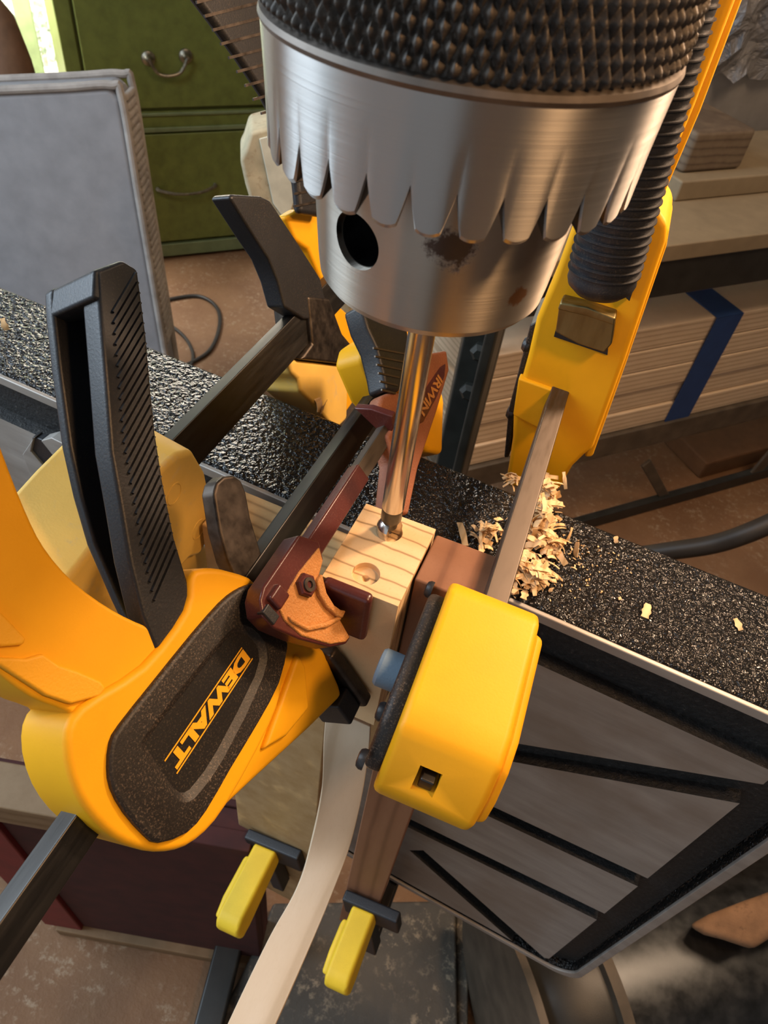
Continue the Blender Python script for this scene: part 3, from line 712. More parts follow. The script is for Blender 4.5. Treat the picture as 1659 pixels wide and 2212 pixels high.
o.rotation_euler.z = math.radians(-2.0)
o = box('fence_board', (1.2, 19, -620), (37, 51, -1.0), 'brown_board', None, 1.2); tag(o, 'red-brown hardwood board clamped upright right of the pine block', 'board')
# pale bent lath coming out below the block
LL = [((705, 1528), 432), ((699, 1600), 440), ((694, 1715), 470), ((671, 1825), 498), ((640, 1920), 500), ((580, 2028), 489), ((492, 2211), 464), ((400, 2420), 440)]
RRp = [((800, 1570), 432), ((796, 1625), 440), ((783, 1715), 470), ((757, 1825), 498), ((722, 1920), 500), ((674, 2035), 489), ((596, 2211), 464), ((500, 2420), 440)]
l = catmull([CAM + ray(p) * t for p, t in LL], 6); r = catmull([CAM + ray(p) * t for p, t in RRp], 6)
V = []; Fc = []
for i in range(len(l)):
    j = min(i + 1, len(l) - 1); k = max(i - 1, 0)
    nrm = (r[i] - l[i]).cross((l[j] - l[k])).normalized()
    if nrm.dot(CAM - l[i]) < 0: nrm = -nrm
    V += [l[i], r[i], r[i] - nrm * 6, l[i] - nrm * 6]
for i in range(len(l) - 1):
    for q in range(4): Fc.append([i * 4 + q, i * 4 + (q + 1) % 4, (i + 1) * 4 + (q + 1) % 4, (i + 1) * 4 + q])
Fc += [[0, 1, 2, 3], [(len(l) - 1) * 4 + q for q in (3, 2, 1, 0)]]
o = mk('wood_lath', V, Fc, 'lath', None, 0.6, 2); tag(o, 'long pale bent wooden lath hanging out below the pine block', 'lath')

# ================================================================== THE CHUCK AND BIT
CXu, CYu = -20.7, 40.0
CH = (CXu, CYu, 137.0)
chuck = thing('drill_chuck', 'large keyed drill chuck with toothed steel sleeve and knurled collar', 'drill chuck', CH)
body = lathe('chuck_body', (CXu, CYu, 0), UP, [(137, 12), (137, 34), (138.2, 37.5), (141, 39.6), (146, 40.3), (160, 41.6), (180, 43.4), (215, 44), (250, 44)], 'steel_nose', chuck, 128)
# key hole: the drilled pocket in the nose
hp = plane_pt((776, 497), Vector((CXu, CYu - 38, 0)), Vector((0, 1, 0)))
hd = Vector((hp.x - CXu, hp.y - CYu, 0))
ang = math.atan2(hd.y, hd.x); hd = Vector((math.cos(ang), math.sin(ang), 0))
zh = 164.0
v, f = lathe_vf(Vector((CXu, CYu, zh)) + hd * 22, hd, [(0, 8.8), (40, 8.8)], 48); hc = mk('cutter', v, f, 'steel_nose', chuck)
cut(body, [hc])
body.data.polygons.foreach_set('use_smooth', [True] * len(body.data.polygons)); body.data.set_sharp_from_angle(angle=0.5)
v, f = lathe_vf(Vector((CXu, CYu, zh)) + hd * 24, hd, [(0, 8.7), (1, 8.7)], 32); mk('hole_shade_disc', v, f, 'black', chuck)  # black disc and dark lining put in as the hole's shade
v, f = lathe_vf(Vector((CXu, CYu, zh)) + hd * 23, hd, [(0, 8.75), (15.5, 8.75), (15.5, 8.5), (0, 8.5)], 40, False); mk('hole_shade_lining', v, f, 'bitdark', chuck)
# toothed sleeve
NT, SEG = 30, 18
N = NT * SEG
def tooth(ph):                      # 0..1 over one tooth: wide rounded tooth, narrow pointed notch
    x = abs(ph - 0.5) * 2           # 0 at the tip, 1 at the notch
    return 179.0 + (3.2 * x ** 2 if x < 0.56 else 1.0 + ((x - 0.56) / 0.44) ** 1.1 * 10.5)
rings = []
for (zf, rad) in ((None, 46.0), (None, 56.2), (None, 57.0), (None, 57.001), (196.0, 57.6), (205.0, 58.2), (213.0, 58.8)):
    ring = []
    for i in range(N):
        t = 2 * math.pi * i / N; ph = (i % SEG) / SEG
        z = tooth(ph)
        if zf is None: z = z + (6 if rad < 50 else (0.0 if rad < 57 else 1.2))
        else: z = zf
        ring.append(Vector((CXu + rad * math.cos(t), CYu + rad * math.sin(t), z)))
    rings.append(ring)
V = [p for r_ in rings for p in r_]; Fc = []
for j in range(len(rings) - 1):
    if j == 2: continue
    for i in range(N): k = (i + 1) % N; Fc.append([j * N + i, j * N + k, (j + 1) * N + k, (j + 1) * N + i])
top = len(V); V += [Vector((CXu + 45 * math.cos(2 * math.pi * i / N), CYu + 45 * math.sin(2 * math.pi * i / N), 213)) for i in range(N)]
L0 = (len(rings) - 1) * N
for i in range(N): k = (i + 1) % N; Fc.append([L0 + i, L0 + k, top + k, top + i])
slv = mk('toothed_sleeve', V, Fc, 'steel', chuck, angle=0.55)
slv.data.materials.append(M['bitdark'])
for p in slv.data.polygons[:N]: p.material_index = 1      # darker underside of the teeth
v, f = lathe_vf((CXu, CYu, 0), UP, [(213, 45), (213, 58.9), (214.2, 59.4), (215.6, 59.0), (216.2, 57.5), (216.2, 45)], 128); mk('collar_edge', v, f, 'collar', chuck)
# knurled collar: crossed diagonal grooves as real relief
NA, NZ, z0k, z1k, ND, PIT = 960, 124, 216.0, 272.0, 100, 7.4
V = []; Fc = []
tri = lambda x: abs((x % 1.0) - 0.5) * 2
for j in range(NZ):
    z = z0k + (z1k - z0k) * j / (NZ - 1)
    for i in range(NA):
        a = ND * i / NA + z / PIT; b = ND * i / NA - z / PIT
        hgt = min(1.0, 1.35 * min(tri(a), tri(b))) 
        fade = min(1.0, (z - z0k) / 1.5)
        rad = 57.2 + 2.1 * hgt * fade; t = 2 * math.pi * i / NA
        V.append((CXu + rad * math.cos(t), CYu + rad * math.sin(t), z))
for j in range(NZ - 1):
    for i in range(NA): k = (i + 1) % NA; Fc.append([j * NA + i, j * NA + k, (j + 1) * NA + k, (j + 1) * NA + i])
mk('knurled_collar', V, Fc, 'knurl', chuck, angle=1.2)
lathe('chuck_top', (CXu, CYu, 0), UP, [(272, 20), (272, 58), (276, 59), (300, 58), (306, 50), (306, 26)], 'steel', chuck, 96)
for k in range(3):
    t = math.radians(30 + 120 * k); c = Vector((CXu + 9.5 * math.cos(t), CYu + 9.5 * math.sin(t), 0)); dr = Vector((math.cos(t), math.sin(t), 0))
    obox('jaw', c + UP * 139, (dr, UP.cross(dr), UP), (8, 7, 22), 'bitdark', chuck, 1.0)
spn = lathe('spindle', (CXu, CYu, 0), UP, [(306, 24), (520, 24)], 'steel', None, 48); tag(spn, 'steel drill press spindle above the chuck', 'spindle')
bit = thing('drill_bit', 'slim polished forstner bit lowered into the pine block', 'drill bit', (CXu, CYu, -3))
lathe('shank', (CXu, CYu, 0), UP, [(17.5, 4.9), (18.6, 5.35), (134, 5.3), (150, 5.3)], 'bit', bit, 40)
lathe('neck', (CXu, CYu, 0), UP, [(5, 3.6), (8, 3.8), (9.5, 4.6), (11, 5.15), (18.2, 5.15)], 'bitdark', bit, 40)
hd_ = lathe('cutter_head', (CXu, CYu, 0), UP, [(-2.6, 5.6), (-3, 6.3), (5.0, 6.4), (7.2, 5.2), (8.4, 3.6)], 'bit', bit, 48)
ck = box('cutter', (CXu + 0.8, CYu - 20, -10), (CXu + 20, CYu + 3.0, 14), 'bit', bit, 0)
cut(hd_, [ck])
lathe('centre_point', (CXu, CYu, 0), UP, [(-3.55, 0.6), (-2.8, 1.2), (0, 1.4)], 'bit', bit, 16)
# ================================================================== CLAMPS
def PX(F, pts, s): return [F.on_s(p, s) for p in pts]
def PY(F, pts, y): return [F.on_y(p, y) for p in pts]
def bar_box(F, name, y0, y1, th, h, mat, parent, bevel=0.7): return box(name, (-th / 2, y0, -h / 2), (th / 2, y1, h / 2), mat, parent, bevel, F=F)
def screw(F, y, w, s, r, d, parent, mat='oxide'):
    o = lathe('screw', F.P(y, w, s), F.s * d, [(0, r), (1.6, r), (3.0, r * .8), (3.4, r * .45), (2.2, r * .4), (2.2, 0.2)], mat, parent, 20); return o

# ---- large front clamp, left of the block -------------------------------------------------
F1 = Frame((-70, 0, -8), 34)
c1 = thing('trigger_clamp', 'large yellow trigger clamp with black lettered side plate, front left', 'clamp', tuple(F1.P(-60, -40, 0)), 'yellow trigger clamps')
bar_box(F1, 'bar', -215, 157, 10, 13, 'bar', c1)
bd = ext_s('body', F1, rounded([(-20, 4), (-27, 20), (-36, 31), (-44, 35), (-56, 27), (-84, 27), (-110, 37), (-122, 33), (-131, 18), (-134, 0), (-132, -16), (-126, -30), (-116, -40), (-98, -45), (-60, -44), (-42, -38), (-28, -24)]), -15, 15, 'yellow', c1, 8, seg=5)
hn = ext_s('handle', F1, rounded([(-64, 22), (-71, 34), (-77, 50), (-80.5, 68), (-80, 84), (-76, 98), (-68, 118), (-58, 140), (-100, 158), (-112, 128), (-118, 98), (-119, 70), (-117.5, 52), (-113, 38), (-110, 22)]), -15, 12, 'yellow', c1, 7, seg=5)
ext_s('grip_pad', F1, PX(F1, [(-60, 1380), (0, 1420), (55, 1422), (90, 1412), (125, 1437), (165, 1450), (215, 1472), (226, 1486), (214, 1504), (150, 1521), (95, 1502), (0, 1440), (-60, 1400)], 13), 8, 14.2, 'yellow_pad', hn, 1.8, seg=3)
ext_s('grip_pad', F1, PX(F1, [(-60, 1270), (0, 1322), (55, 1380), (48, 1394), (0, 1398), (-60, 1370)], 13), 8, 14.0, 'yellow_pad', hn, 1.8, seg=3)
plate = ext_s('side_plate', F1, rounded(PX(F1, [(556, 1262), (580, 1290), (592, 1320), (618, 1380), (622, 1400), (604, 1476), (560, 1560), (500, 1660), (447, 1752), (405, 1800), (345, 1822), (315, 1806), (270, 1755), (243, 1705), (236, 1660), (241, 1605), (262, 1566), (330, 1480), (420, 1368), (478, 1302), (510, 1276), (535, 1264)], 17), 2), 8, 17.5, 'blackplate', c1, 1.6, seg=3)
inn = rounded(PX(F1, [(520, 1366), (548, 1384), (560, 1410), (552, 1460), (470, 1622), (424, 1690), (400, 1712), (376, 1702), (334, 1640), (318, 1614), (326, 1588), (404, 1490), (488, 1384)], 16), 2)
cy_ = sum(p[0] for p in inn) / len(inn); cw_ = sum(p[1] for p in inn) / len(inn)
def off(p, k): q = Vector((p[0] - cy_, p[1] - cw_)); e = Vector((q.x / 34.0, q.y / 14.0)); e.normalize(); return (p[0] + e.x * k * .9, p[1] + e.y * k)
out = [off(p, 3.6) for p in inn]
rec = ext_s('cutter', F1, out, 13.6, 20, 'blackplate', c1, 0)
bake(plate); cut(plate, [rec])
ip = ext_s('lettered_panel', F1, inn, 13.0, 15.6, 'panel', plate, 0)
nI = len(inn); V = [F1.P(y, w, 15.6) for y, w in inn] + [F1.P(y, w, 17.5) for y, w in out]
mk('panel_bevel', V, [[i, (i + 1) % nI, nI + (i + 1) % nI, nI + i] for i in range(nI)], 'blackplate', plate)
sL = 15.6
def P1(p, s=sL): y, w = F1.on_s(p, s); return F1.P(y, w, s)
b0, b1, t0 = P1((521, 1398)), P1((354, 1643)), P1((541, 1430))
xd = (b1 - b0).normalized(); yd = (t0 - b0); yd = (yd - xd * yd.dot(xd)); hgt = yd.length; yd.normalize(); wid = (b1 - b0).length
if xd.cross(yd).dot(F1.s) < 0: pass
letters('lettering', 'DEWALT', b0 + yd * (hgt * .13), xd, yd, wid * 0.98, hgt * .74, 'logo', plate, 0.25 if xd.cross(yd).dot(F1.s) > 0 else -0.25, 0.055, 'yellow capital lettering on the black side plate')
for k, (u0, u1) in enumerate(((0.0, 0.07), (0.93, 1.0))):
    q = [b0 + xd * (-1 if k else 0) + yd * (hgt * u0), b0 + xd * wid + yd * (hgt * u0), b0 + xd * wid + yd * (hgt * u1), b0 + xd * (-1 if k else 0) + yd * (hgt * u1)]
    mk('logo_line', [p + F1.s * 0.25 for p in q], [[0, 1, 2, 3]], 'logo', plate, smooth=False)
# jaw running down to the pad
ext_s('jaw', F1, PX(F1, [(560, 1330), (640, 1392), (672, 1400), (706, 1478), (712, 1502), (640, 1572), (520, 1680), (446, 1748), (400, 1760)], 0), -13, 9, 'yellow', c1, 3, seg=3)
ext_s('jaw_rib', F1, PX(F1, [(636, 1410), (652, 1440), (660, 1530), (610, 1590), (560, 1620)], 9), 6, 12, 'yellow', c1, 2, seg=3)
box('pad', (-15, -9.5, -100), (13, -1.2, -58), 'oxide', c1, 2.2, F=F1)
box('pad_socket', (-10, -22, -98), (10, -9, -82), 'black', c1, 1.5, F=F1)
# trigger: open U-shaped lever
LE = [(-76, 24), (-70, 40), (-60, 58), (-48, 76), (-37, 93), (-18, 116), (0, 138), (7, 146)]
RE = [(21, 144), (25, 138), (9, 116), (-4, 100), (-15, 86), (-26, 70), (-38, 50), (-49, 26), (-52, 18)]
tg1 = ext_s('trigger', F1, LE + RE, 2.0, 13, 'black', c1, 1.8, seg=3)
LE2 = [(-64, 24), (-60, 38), (-52, 62), (-43, 80), (-33, 97), (-15, 122), (-2, 139), (5, 147)]
ext_s('trigger_wall', F1, LE2 + RE, -20, -14, 'black', tg1, 1.8, seg=3)
ext_s('trigger_web', F1, [(17, 134)] + [(y - 7, w) for y, w in RE[2:]][::1] + [(y, w) for y, w in RE[2:]][::-1], -19, 12, 'black', tg1, 0.8)
ext_s('trigger_cap', F1, [(-2, 139), (6, 146.5), (21, 144), (25, 138), (16, 128), (2, 134)], -20, 12.5, 'black', tg1, 1.5)
ribs = []
import bisect
def edge_at(E, w):
    E = sorted(E, key=lambda q: q[1])
    for (ya, wa), (yb, wb) in zip(E, E[1:]):
        if wa <= w <= wb: return ya + (yb - ya) * (w - wa) / max(1e-6, wb - wa)
    return E[-1][0]
for k in range(29):
    w = 40 + k * 3.25; ya, yb = edge_at(LE, w) + 7, edge_at(RE, w) - 2.0
    w2 = w + 6.5
    yb2 = edge_at(RE, min(w2, 137)) - 2.0
    A = F1.P(ya, w, 12.6); B = F1.P(yb2, w2, 12.6); d = (B - A); n_ = d.cross(F1.s).normalized() * 0.8
    ribs.append(prism_vf([A - n_, B - n_, B + n_, A + n_], [p + F1.s * 1.5 for p in (A - n_ * .4, B - n_ * .4, B + n_ * .4, A + n_ * .4)]))
v, f = join_vf(ribs); mk('grip_ribs', v, f, 'black', tg1, 0)
ext_s('release_lever', F1, PX(F1, [(449, 1068), (455, 1045), (470, 1031), (492, 1028), (510, 1040), (520, 1066), (530, 1120), (562, 1226), (568, 1290), (520, 1300), (480, 1215), (462, 1150)], 0), -5, 4, 'oxide', c1, 1.6, seg=3)
# fixed jaw behind the table
ext_s('fixed_jaw', F1, PX(F1, [(764, 778), (772, 745), (800, 726), (850, 700), (905, 700), (946, 870), (942, 985), (912, 978), (860, 930), (800, 862)], 0), -16, 6, 'yellow', c1, 4, seg=3)

# ---- faded clamp further left -----------------------------------------------------------------
F2 = Frame((-150.4, 0, -13.3), 18)
c2 = thing('trigger_clamp', 'faded yellow clamp with thick black bar over the left of the table', 'clamp', tuple(F2.P(0, -40, 0)), 'yellow trigger clamps')
bar_box(F2, 'bar', -62, 262, 9, 25, 'bar', c2)
prof = [(-72, -6), (-58, 8), (-20, 14), (4, 16), (28, 13), (40, 6), (49, -18), (51, -40), (46, -70), (34, -74), (24, -66), (-20, -62), (-66, -40)]
sh = lambda x, z: z - 0.22 * (x + 132)
lo = [Vector((-176, y, sh(-176, z))) for y, z in prof]; hi = [Vector((-132, y, sh(-132, z))) for y, z in prof]
v, f = prism_vf(lo, hi); jw2 = mk('jaw', v, f, 'faded', c2, 3.2, 3)
lo = [Vector((-170, y, sh(-170, z))) for y, z in ((0, -66), (46, -70), (56, -110), (50, -118), (10, -100))]; hi = [p + Vector((32, 0, -7)) for p in lo]
v, f = prism_vf(lo, hi); mk('jaw_tip', v, f, 'faded', c2, 4)
for (y, z) in ((36, -52), (20, -8)):
    lathe('mould_mark', Vector((-132.6, y, z)), (1, 0, 0), [(0, 6.5), (0.9, 6.5), (0.9, 5.6), (0.5, 5.6), (0.5, 0.2)], 'faded', jw2, 24)
ext_s('release_lever', F2, PX(F2, [(493, 427), (500, 420), (562, 424), (582, 434), (594, 452), (640, 522), (690, 600), (702, 650), (690, 690), (655, 690), (612, 664), (598, 610), (578, 560), (545, 510)], 6), -7, 7, 'black', c2, 1.8, seg=3)
ext_s('slide', F2, PX(F2, [(655, 640), (702, 645), (730, 720), (772, 770), (768, 790), (640, 776), (665, 742)], 4), -22, 8, 'oxide', c2, 2.0)
ext_s('rear_jaw', F2, PX(F2, [(622, 776), (742, 790), (748, 830), (746, 905), (722, 930), (668, 868), (644, 846), (640, 820), (624, 806)], 2), -28, 4, 'faded', c2, 3)
ext_s('rear_body', F2, PX(F2, [(690, 640), (712, 640), (800, 720), (800, 790), (770, 862), (740, 905), (700, 860), (730, 740)], -8), -30, -8, 'yellow', c2, 3)
ext_s('rear_housing', F2, PX(F2, [(618, 468), (645, 452), (690, 462), (730, 560), (740, 660), (700, 620), (668, 540), (640, 520)], -14), -24, -14, 'yellow', c2, 3)
g2 = ext_s('handle_grip', F2, PX(F2, [(380, -90), (425, 0), (470, 60), (520, 130), (570, 205), (608, 280), (632, 345), (642, 400), (648, 462), (700, 470), (720, 400), (690, 300), (600, 60), (560, -90)], -3), -9, -2, 'black', c2, 4)
ribs = []
for k in range(16):
    a = F2.on_s((425 + 17.5 * k, 5 + 30 * k) if k < 12 else (635, 365 + 27 * (k - 12)), -1.5)
    b = F2.on_s((585 + 8 * k, -35 + 32 * k) if k < 12 else (700, 352 + 27 * (k - 12)), -1.5)
    A = F2.P(a[0], a[1], -2.3); B = F2.P(b[0], b[1], -2.3); n_ = (B - A).cross(F2.s).normalized() * 0.7
    ribs.append(prism_vf([A - n_, B - n_, B + n_, A + n_], [p + F2.s * 1.0 for p in (A - n_, B - n_, B + n_, A + n_)]))
v, f = join_vf(ribs); mk('grip_ribs', v, f, 'oxide', g2, 0)

# ---- small maroon clamp on the block ------------------------------------------------------------
F4 = Frame((-47.5, 0, 10), 42)
c4 = thing('bar_clamp', 'small maroon bar clamp gripping the front of the pine block', 'clamp', tuple(F4.P(-10, -20, 0)))
bar_box(F4, 'bar', 20, 150, 6, 9, 'bar_bright', c4, 0.5)
bar_box(F4, 'bar_sleeve', -8, 62, 7.6, 10.6, 'maroon', c4, 1.0)
jo = [(646, 1155), (690, 1168), (700, 1208), (692, 1241), (697, 1280), (714, 1308), (727, 1320), (742, 1321), (733, 1338), (759, 1376), (749, 1391), (714, 1398), (648, 1381), (592, 1357), (567, 1331), (562, 1296), (569, 1268)]
jb = ext_s('jaw_body', F4, PX(F4, jo, 5), -6, 5, 'maroon', c4, 1.2, seg=3)
ext_s('jaw_side', F4, PX(F4, [(688, 1182), (696, 1212), (688, 1242), (676, 1262), (684, 1290), (708, 1318), (728, 1330), (754, 1377), (745, 1387), (712, 1392), (650, 1374), (612, 1340), (602, 1318), (616, 1284), (644, 1236)], 5), 3.5, 5.8, 'irwin_gold', jb, 0.8)
ext_s('jaw_hook', F4, PX(F4, [(690, 1240), (700, 1282), (716, 1308), (730, 1318), (742, 1320), (734, 1337), (722, 1332), (700, 1312), (684, 1286), (678, 1258)], 6), 4.0, 8.2, 'irwin_gold', jb, 1.0)
ext_s('jaw_ridge', F4, PX(F4, [(620, 1330), (660, 1352), (700, 1344), (732, 1330), (736, 1338), (704, 1356), (662, 1364), (626, 1344)], 6), 4.0, 7.4, 'irwin_gold', jb, 1.0)
y, w = F4.on_s((662, 1264), 7)
nutc = F4.P(y, w, 5.2); lathe('nut', nutc, F4.s, [(0, 5.6), (2.6, 5.6), (3.4, 4.8)], 'maroon', c4, 6); lathe('rivet', nutc + F4.s * 3, F4.s, [(0, 3.4), (1.2, 3.2), (1.2, 1.7), (0.3, 1.4)], 'oxide', c4, 20)
y, w = F4.on_s((588, 1290), 2)
box('lug', (-5, y - 5, w - 4), (8, y + 4, w + 4), 'maroon', c4, 1.4, F=F4)
y, w = F4.on_s((587, 1325), 6); box('end_slot', (2, y - 3, w - 4), (6.2, y + 2, w + 4), 'black', c4, 0.5, F=F4)
box('pad', (-36, -7.0, -29), (-11.5, -0.6, 4.5), 'maroon', c4, 2.6)
# rear body of the small clamp
RB = PX(F4, [(878, 880), (905, 800), (932, 762), (966, 756), (972, 800), (945, 890), (925, 950), (905, 1010), (884, 1112), (842, 1104), (852, 1000), (836, 940)], 5)
rb4 = ext_s('rear_body', F4, RB, -7, 5, 'irwin_brown', c4, 2.0)
ext_s('name_panel', F4, PX(F4, [(896, 898), (912, 850), (952, 792), (962, 786), (960, 812), (944, 856), (914, 912), (898, 918)], 5.5), 4.5, 5.8, 'maroon', rb4, 0.4)
def P4(p, s=6.0): y, w = F4.on_s(p, s); return F4.P(y, w, s)
b0, b1, t0 = P4((946, 808)), P4((904, 884)), P4((958, 822))
xd = (b1 - b0).normalized(); yd = t0 - b0; yd = yd - xd * yd.dot(xd); hgt = yd.length; yd.normalize()
letters('lettering', 'IRWIN', b0, xd, yd, (b1 - b0).length, max(hgt, 3.0), 'irwin_gold', rb4, 0.15 if xd.cross(yd).dot(F4.s) > 0 else -0.15, 0.03)
ext_s('rear_head', F4, PX(F4, [(822, 856), (840, 848), (866, 848), (870, 905), (838, 918), (812, 892)], 3), -6, 4, 'irwin_brown', c4, 2.5)
A, B = F4.on_s((768, 886), 0), F4.on_s((846, 918), 0)
yy = 0.5 * (A[0] + B[0])
V = [plane_pt(p, F4.P(yy, 0, 0), F4.y) for p in ((764, 882), (800, 884), (848, 900), (850, 925), (838, 948), (815, 930), (780, 896))]
v, f = prism_vf(V, [p + F4.y * 5 for p in V]); mk('stop_plate', v, f, 'maroon', c4, 0.8)
g4 = ext_s('handle_grip', F4, PX(F4, [(770, 660), (870, 690), (880, 760), (868, 806), (856, 850), (826, 846), (820, 812), (806, 756), (785, 712)], 2), -9, 5, 'black', c4, 2.5)
ribs = []
for k in range(6):
    a = F4.on_s((806 + 3.6 * k, 752 + 18 * k), 5); b = F4.on_s((874 - 4 * k, 765 + 17 * k), 5)
    A = F4.P(a[0], a[1], 4.6); B = F4.P(b[0], b[1], 4.6); n_ = (B - A).cross(F4.s).normalized() * 0.5
    ribs.append(prism_vf([A - n_, B - n_, B + n_, A + n_], [p + F4.s * 0.9 for p in (A - n_, B - n_, B + n_, A + n_)]))
v, f = join_vf(ribs); mk('grip_ribs', v, f, 'bar_bright', g4, 0)

# ---- right clamp ---------------------------------------------------------------------------------
F3 = Frame((40.5, 0, 2), -4, 2.5)
c3 = thing('trigger_clamp', 'bright yellow clamp right of the block with bar running back', 'clamp', tuple(F3.P(-40, -30, 0)), 'yellow trigger clamps')
bar_box(F3, 'bar', -50, 215, 11, 15, 'bar_bright', c3, 0.8)
pj = [(15, -30), (17, 6), (14, 12), (6, 17), (-50, 17), (-62, 12), (-70, 0), (-75, -16), (-73, -26), (-64, -32), (0, -36)]
j3 = ext_s('jaw', F3, pj, -22, 20, 'yellow', c3, 4, seg=4)
yh, sh_ = F3.on_w((916, 1712), 2)
hole = box('cutter', (sh_ - 4.5, -130, -9), (sh_ + 4.5, -54, 3), 'yellow', c3, 0, F=F3)
bake(j3); cut(j3, [hole])
box('bar_end', (sh_ - 2.6, -71, -8.8), (sh_ + 3.2, -54, -1.5), 'bar', c3, 0.8, F=F3)
pj2 = [(8, -28), (10, 2), (3, 12), (-48, 12), (-60, 6), (-68, -6), (-71, -18), (-64, -28), (-4, -32)]
ext_s('jaw_ridge', F3, pj2, 18, 24, 'yellow', c3, 3, seg=3)
pl3 = [(10, -30), (12, 2), (2, 8), (-46, 8), (-58, 2), (-66, -10), (-68, -20), (-60, -26), (0, -32)]
bp3 = ext_s('side_plate', F3, pl3, -29, -20, 'blackplate', c3, 3, seg=3)
for p in ((931, 1268), (820, 1530), (797, 1640)):
    y, w = F3.on_s(p, -33); y, s_ = F3.on_w(p, -6); screw(F3, y, -8, -28.5, 4.2, -1, bp3, 'black')
y, s_ = F3.on_w((838, 1446), -14)
lathe('swivel_pad', F3.P(y, -14, -28), -F3.s, [(0, 8.6), (9, 8.6), (10.4, 7.6), (10.8, 5)], 'blue_pad', c3, 36)
# rear body of the right clamp
YB = 190.0
rb = PY(F3, [(1090, 1052), (1098, 1005), (1106, 950), (1108, 890), (1118, 850), (1140, 770), (1158, 690), (1196, 600), (1232, 500), (1300, 330), (1440, -60), (1612, -60), (1500, 230), (1412, 440), (1443, 488), (1438, 525), (1398, 640), (1350, 780), (1278, 975), (1262, 985), (1236, 1010), (1203, 1066)], YB)
rbo = ext_y('rear_body', F3, rb, YB, YB + 46, 'yellow', c3, 3.5, seg=3)
rg = PY(F3, [(1590, -60), (1625, -60), (1512, 240), (1422, 448), (1446, 492), (1440, 530), (1352, 785), (1280, 985), (1262, 985), (1330, 780), (1415, 530), (1400, 446)], YB + 8)
ext_y('rear_flange', F3, rg, YB + 6, YB + 40, 'yellow', c3, 2, seg=3)
ext_y('slide_block', F3, PY(F3, [(1122, 812), (1196, 838), (1176, 926), (1110, 892)], YB), YB - 3, YB + 4, 'yellow', c3, 1.2)
ext_y('slot', F3, PY(F3, [(1196, 728), (1312, 768), (1318, 700), (1206, 690)], YB - 1), YB - 0.6, YB + 3, 'black', c3, 0)
rl = ext_y('release_lever', F3, PY(F3, [(1200, 716), (1208, 660), (1214, 650), (1270, 664), (1330, 684), (1322, 742), (1306, 760), (1250, 742)], YB - 8), YB - 9, YB + 2, 'gold', c3, 1.0)
ext_y('lever_lip', F3, PY(F3, [(1206, 664), (1212, 649), (1270, 658), (1331, 682), (1328, 698), (1268, 678)], YB - 11), YB - 14, YB - 7, 'gold', rl, 1.0)
ext_y('side_strip', F3, PY(F3, [(1146, 700), (1162, 690), (1114, 880), (1100, 985), (1090, 985), (1100, 880)], YB + 8), YB + 6, YB + 40, 'blackplate', c3, 1)
for p in ((1133, 742), (1099, 888)):
    s_, w = F3.on_y(p, YB + 10); lathe('screw', F3.P(YB + 10, w, s_ + 3), -F3.s, [(0, 5), (2, 5), (4, 3.5), (4.4, 0.5)], 'black', c3, 16)
# ribbed trigger of the right clamp
YG = 168.0
a_, b_ = F3.on_y((1300, 604), YG), F3.on_y((1472, -70), YG)
A = F3.P(YG, a_[1], a_[0]); B = F3.P(YG + 8, b_[1], b_[0]); L = (B - A).length; rg_ = 17.3
prof = [(-9, 6), (-7, 12), (-3, 16.4), (0, rg_)]
h = 2.0
while h < L:
    prof += [(h, rg_ - .3), (h + 2.7, rg_), (h + 3.1, rg_ + 0.9), (h + 3.6, rg_ + 0.9), (h + 3.9, rg_ - .5)]; h += 4.4
lathe('trigger', A, B - A, prof, 'black', c3, 48)
ext_y('trigger_guard', F3, PY(F3, [(1395, 520), (1404, 520), (1360, 650), (1350, 640)], YB - 4), YB - 5, YB + 2, 'black', c3, 0.5)

# ---- two small clamps at the bottom of the boards -------------------------------------------------
def small_clamp(name, label, pc, y0, y1, X, Z, wid, hgt):
    t = thing(name, label, 'clamp', (X, y1, Z - hgt), 'small yellow clamps')
    prof = [(y1, -hgt * .35), (y1, hgt * .45), (y0 + 14, hgt * .5), (y0 + 4, hgt * .38), (y0, hgt * .1), (y0 + 3, -hgt * .45), (y0 + 18, -hgt * .52), (y1 - 20, -hgt * .4)]
    Fs = Frame((X, 0, Z), 10)
    ext_s('jaw', Fs, prof, -wid / 2, wid / 2, 'small_yellow', t, 4, seg=3)
    ext_s('jaw_rib', Fs, [(y1 - 12, hgt * .2), (y0 + 26, hgt * .26), (y0 + 8, hgt * .05), (y0 + 14, -hgt * .36), (y1 - 30, -hgt * .3)], -wid / 2 - 6, -wid / 2 + 2, 'small_yellow', t, 3, seg=3)
    box('pad', (-wid * .95, y1 - 2, -hgt * .55), (wid * 1.45, y1 + 9, hgt * .55), 'black', t, 2, F=Fs)
    zb_ = Z + 590
    box('bar', (-5, y1 + 6, -zb_ - 14), (5, y1 + 170, -zb_), 'bar', t, 1, F=Fs)
    box('bar_block', (-7, y1 - 8, -zb_ - 18), (7, y1 + 8, -hgt * .3), 'black', t, 1.5, F=Fs)
small_clamp('spring_bar_clamp', 'small yellow clamp at the foot of the pine backing board', None, -58, 24, -88, -520, 26, 30)
small_clamp('spring_bar_clamp', 'small yellow clamp at the foot of the red-brown board', None, -62, 8, 27, -505, 24, 30)

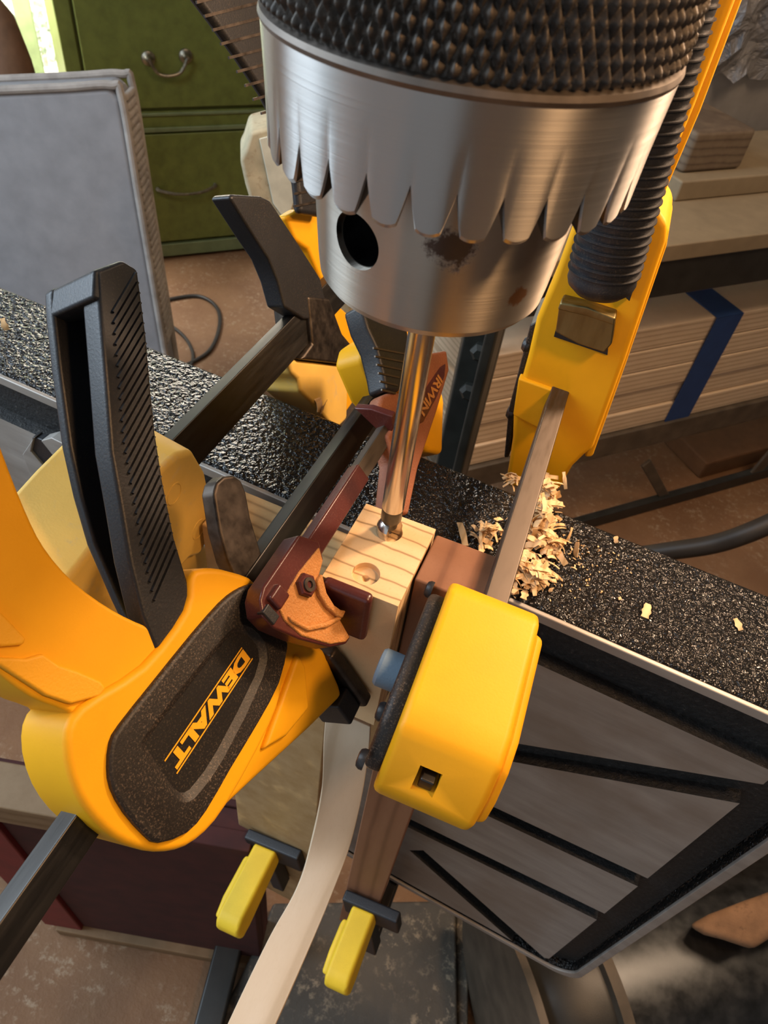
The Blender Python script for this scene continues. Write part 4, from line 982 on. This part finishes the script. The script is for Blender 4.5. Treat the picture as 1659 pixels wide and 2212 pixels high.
# ================================================================== SHAVINGS
rnd = random.Random(4)
def flake(c, L, Wd, up):
    ax = Vector((rnd.gauss(0, 1), rnd.gauss(0, 1), rnd.gauss(0, .5))).normalized(); sd = ax.cross(Vector((rnd.gauss(0, .5), rnd.gauss(0, .5), 1))).normalized(); nm = ax.cross(sd)
    cur = rnd.uniform(0.15, 1.5); n = 6; top = []
    for i in range(n):
        t = i / (n - 1) - 0.5; a = t * cur; R_ = L / max(cur, .3)
        p = c + ax * (R_ * math.sin(a)) + nm * (R_ * (1 - math.cos(a))); wv = Wd * (1 - .35 * abs(t)) * rnd.uniform(.7, 1.2)
        top += [p - sd * wv / 2, p + sd * wv / 2]
    th = nm * 0.35; V = top + [p - th for p in top]; k = len(top); F = []
    for i in range(n - 1): F += [[2 * i, 2 * i + 1, 2 * i + 3, 2 * i + 2], [k + 2 * i, k + 2 * i + 2, k + 2 * i + 3, k + 2 * i + 1], [2 * i, 2 * i + 2, k + 2 * i + 2, k + 2 * i], [2 * i + 1, k + 2 * i + 1, k + 2 * i + 3, 2 * i + 3]]
    F += [[0, k, k + 1, 1], [k - 2, k - 1, 2 * k - 1, 2 * k - 2]]
    zmin = min(p.z for p in V); dz = max(0, c.z - up - zmin) if up else 0
    return V, F
zs = -49.0
def on_strip(p, z=zs): r = ray(p); return CAM + r * ((z - CAM.z) / r.z)
parts = []
heaps = [((1150, 1150), 62, 70, 26, 150), ((1120, 1235), 50, 40, 14, 60), ((1050, 1160), 45, 26, 8, 40), ((1155, 1255), 46, 34, 10, 60), ((1180, 1085), 26, 44, 16, 50), ((1100, 1048), 30, 14, 10, 16), ((1190, 1190), 40, 30, 8, 30)]
for (pc, rx, ry, hh, cnt) in heaps:
    for i in range(cnt):
        a, q = rnd.uniform(0, 2 * math.pi), abs(rnd.gauss(0, .55)); p = (pc[0] + rx * q * math.cos(a), pc[1] + ry * q * math.sin(a))
        z = zs + 2.0 + hh * max(0, 1 - q) * rnd.random()
        c = on_strip(p, zs); c.z = z
        if c.y < 62 and c.x < 46: c.z = max(c.z, zs + 3)
        if 25 < c.x < 56 and c.z > -14: c.z = -16
        parts.append(flake(c, rnd.uniform(3, 13) if rnd.random() < .75 else rnd.uniform(10, 18), rnd.uniform(1.2, 4.8), 0))
for i in range(260):                      # fine crumbs scattered round the heap
    p = (rnd.gauss(1190, 110), rnd.gauss(1170, 75)); c = on_strip(p, zs)
    if c.x > 48 and 66 < c.y < 132: c.z = FT.O.z + 0.5; parts.append(flake(c, rnd.uniform(.6, 2.0), rnd.uniform(.4, 1.1), 0))
v, f = join_vf(parts)
o = mk('wood_shavings', v, f, 'shaving', None, smooth=True); o['kind'] = 'stuff'; tag(o, 'heap of curled pale wood shavings on the black table edge', 'shavings')
singles = [((1397, 1318), 10, 5, 'long pale wood chip lying midway on the black table edge'), ((1594, 1348), 8, 3.5, 'thin wood chip lying furthest right on the table edge'), ((1330, 1166), 5, 3, 'tiny wood chip near the rear of the table edge'),
           ((1204, 1182), 11, 6, 'broad curled chip just right of the shavings heap'), ((1340, 1292), 5, 2, 'small splinter between the heap and the long chip'), ((12, 710), 9, 5, 'pale chip on the far left of the black table edge')]
for p, L, Wd, lab in singles:
    z = FT.O.z + 1.4; v, f = flake(on_strip(p, z), L, Wd, 0); zm = min(q.z for q in v)
    v = [q + UP * (FT.O.z + 0.2 - zm) for q in v]; tag(mk('wood_chip', v, f, 'shaving'), lab, 'wood chip', 'loose chips on the table edge')
c = F2.P(*F2.on_s((692, 862), 5), 5); v, f = flake(c + Vector((0, -3, 0)), 16, 9, 0); v2, f2 = flake(c + Vector((4, -3, -4)), 12, 8, 0); v, f = join_vf([(v, f), (v2, f2)])
o = mk('curled_shaving', v, f, 'shaving'); tag(o, 'crumpled pale shaving caught on the faded rear jaw', 'shaving')
for o in bpy.data.objects:
    if 'u0' in o.keys(): del o['u0']
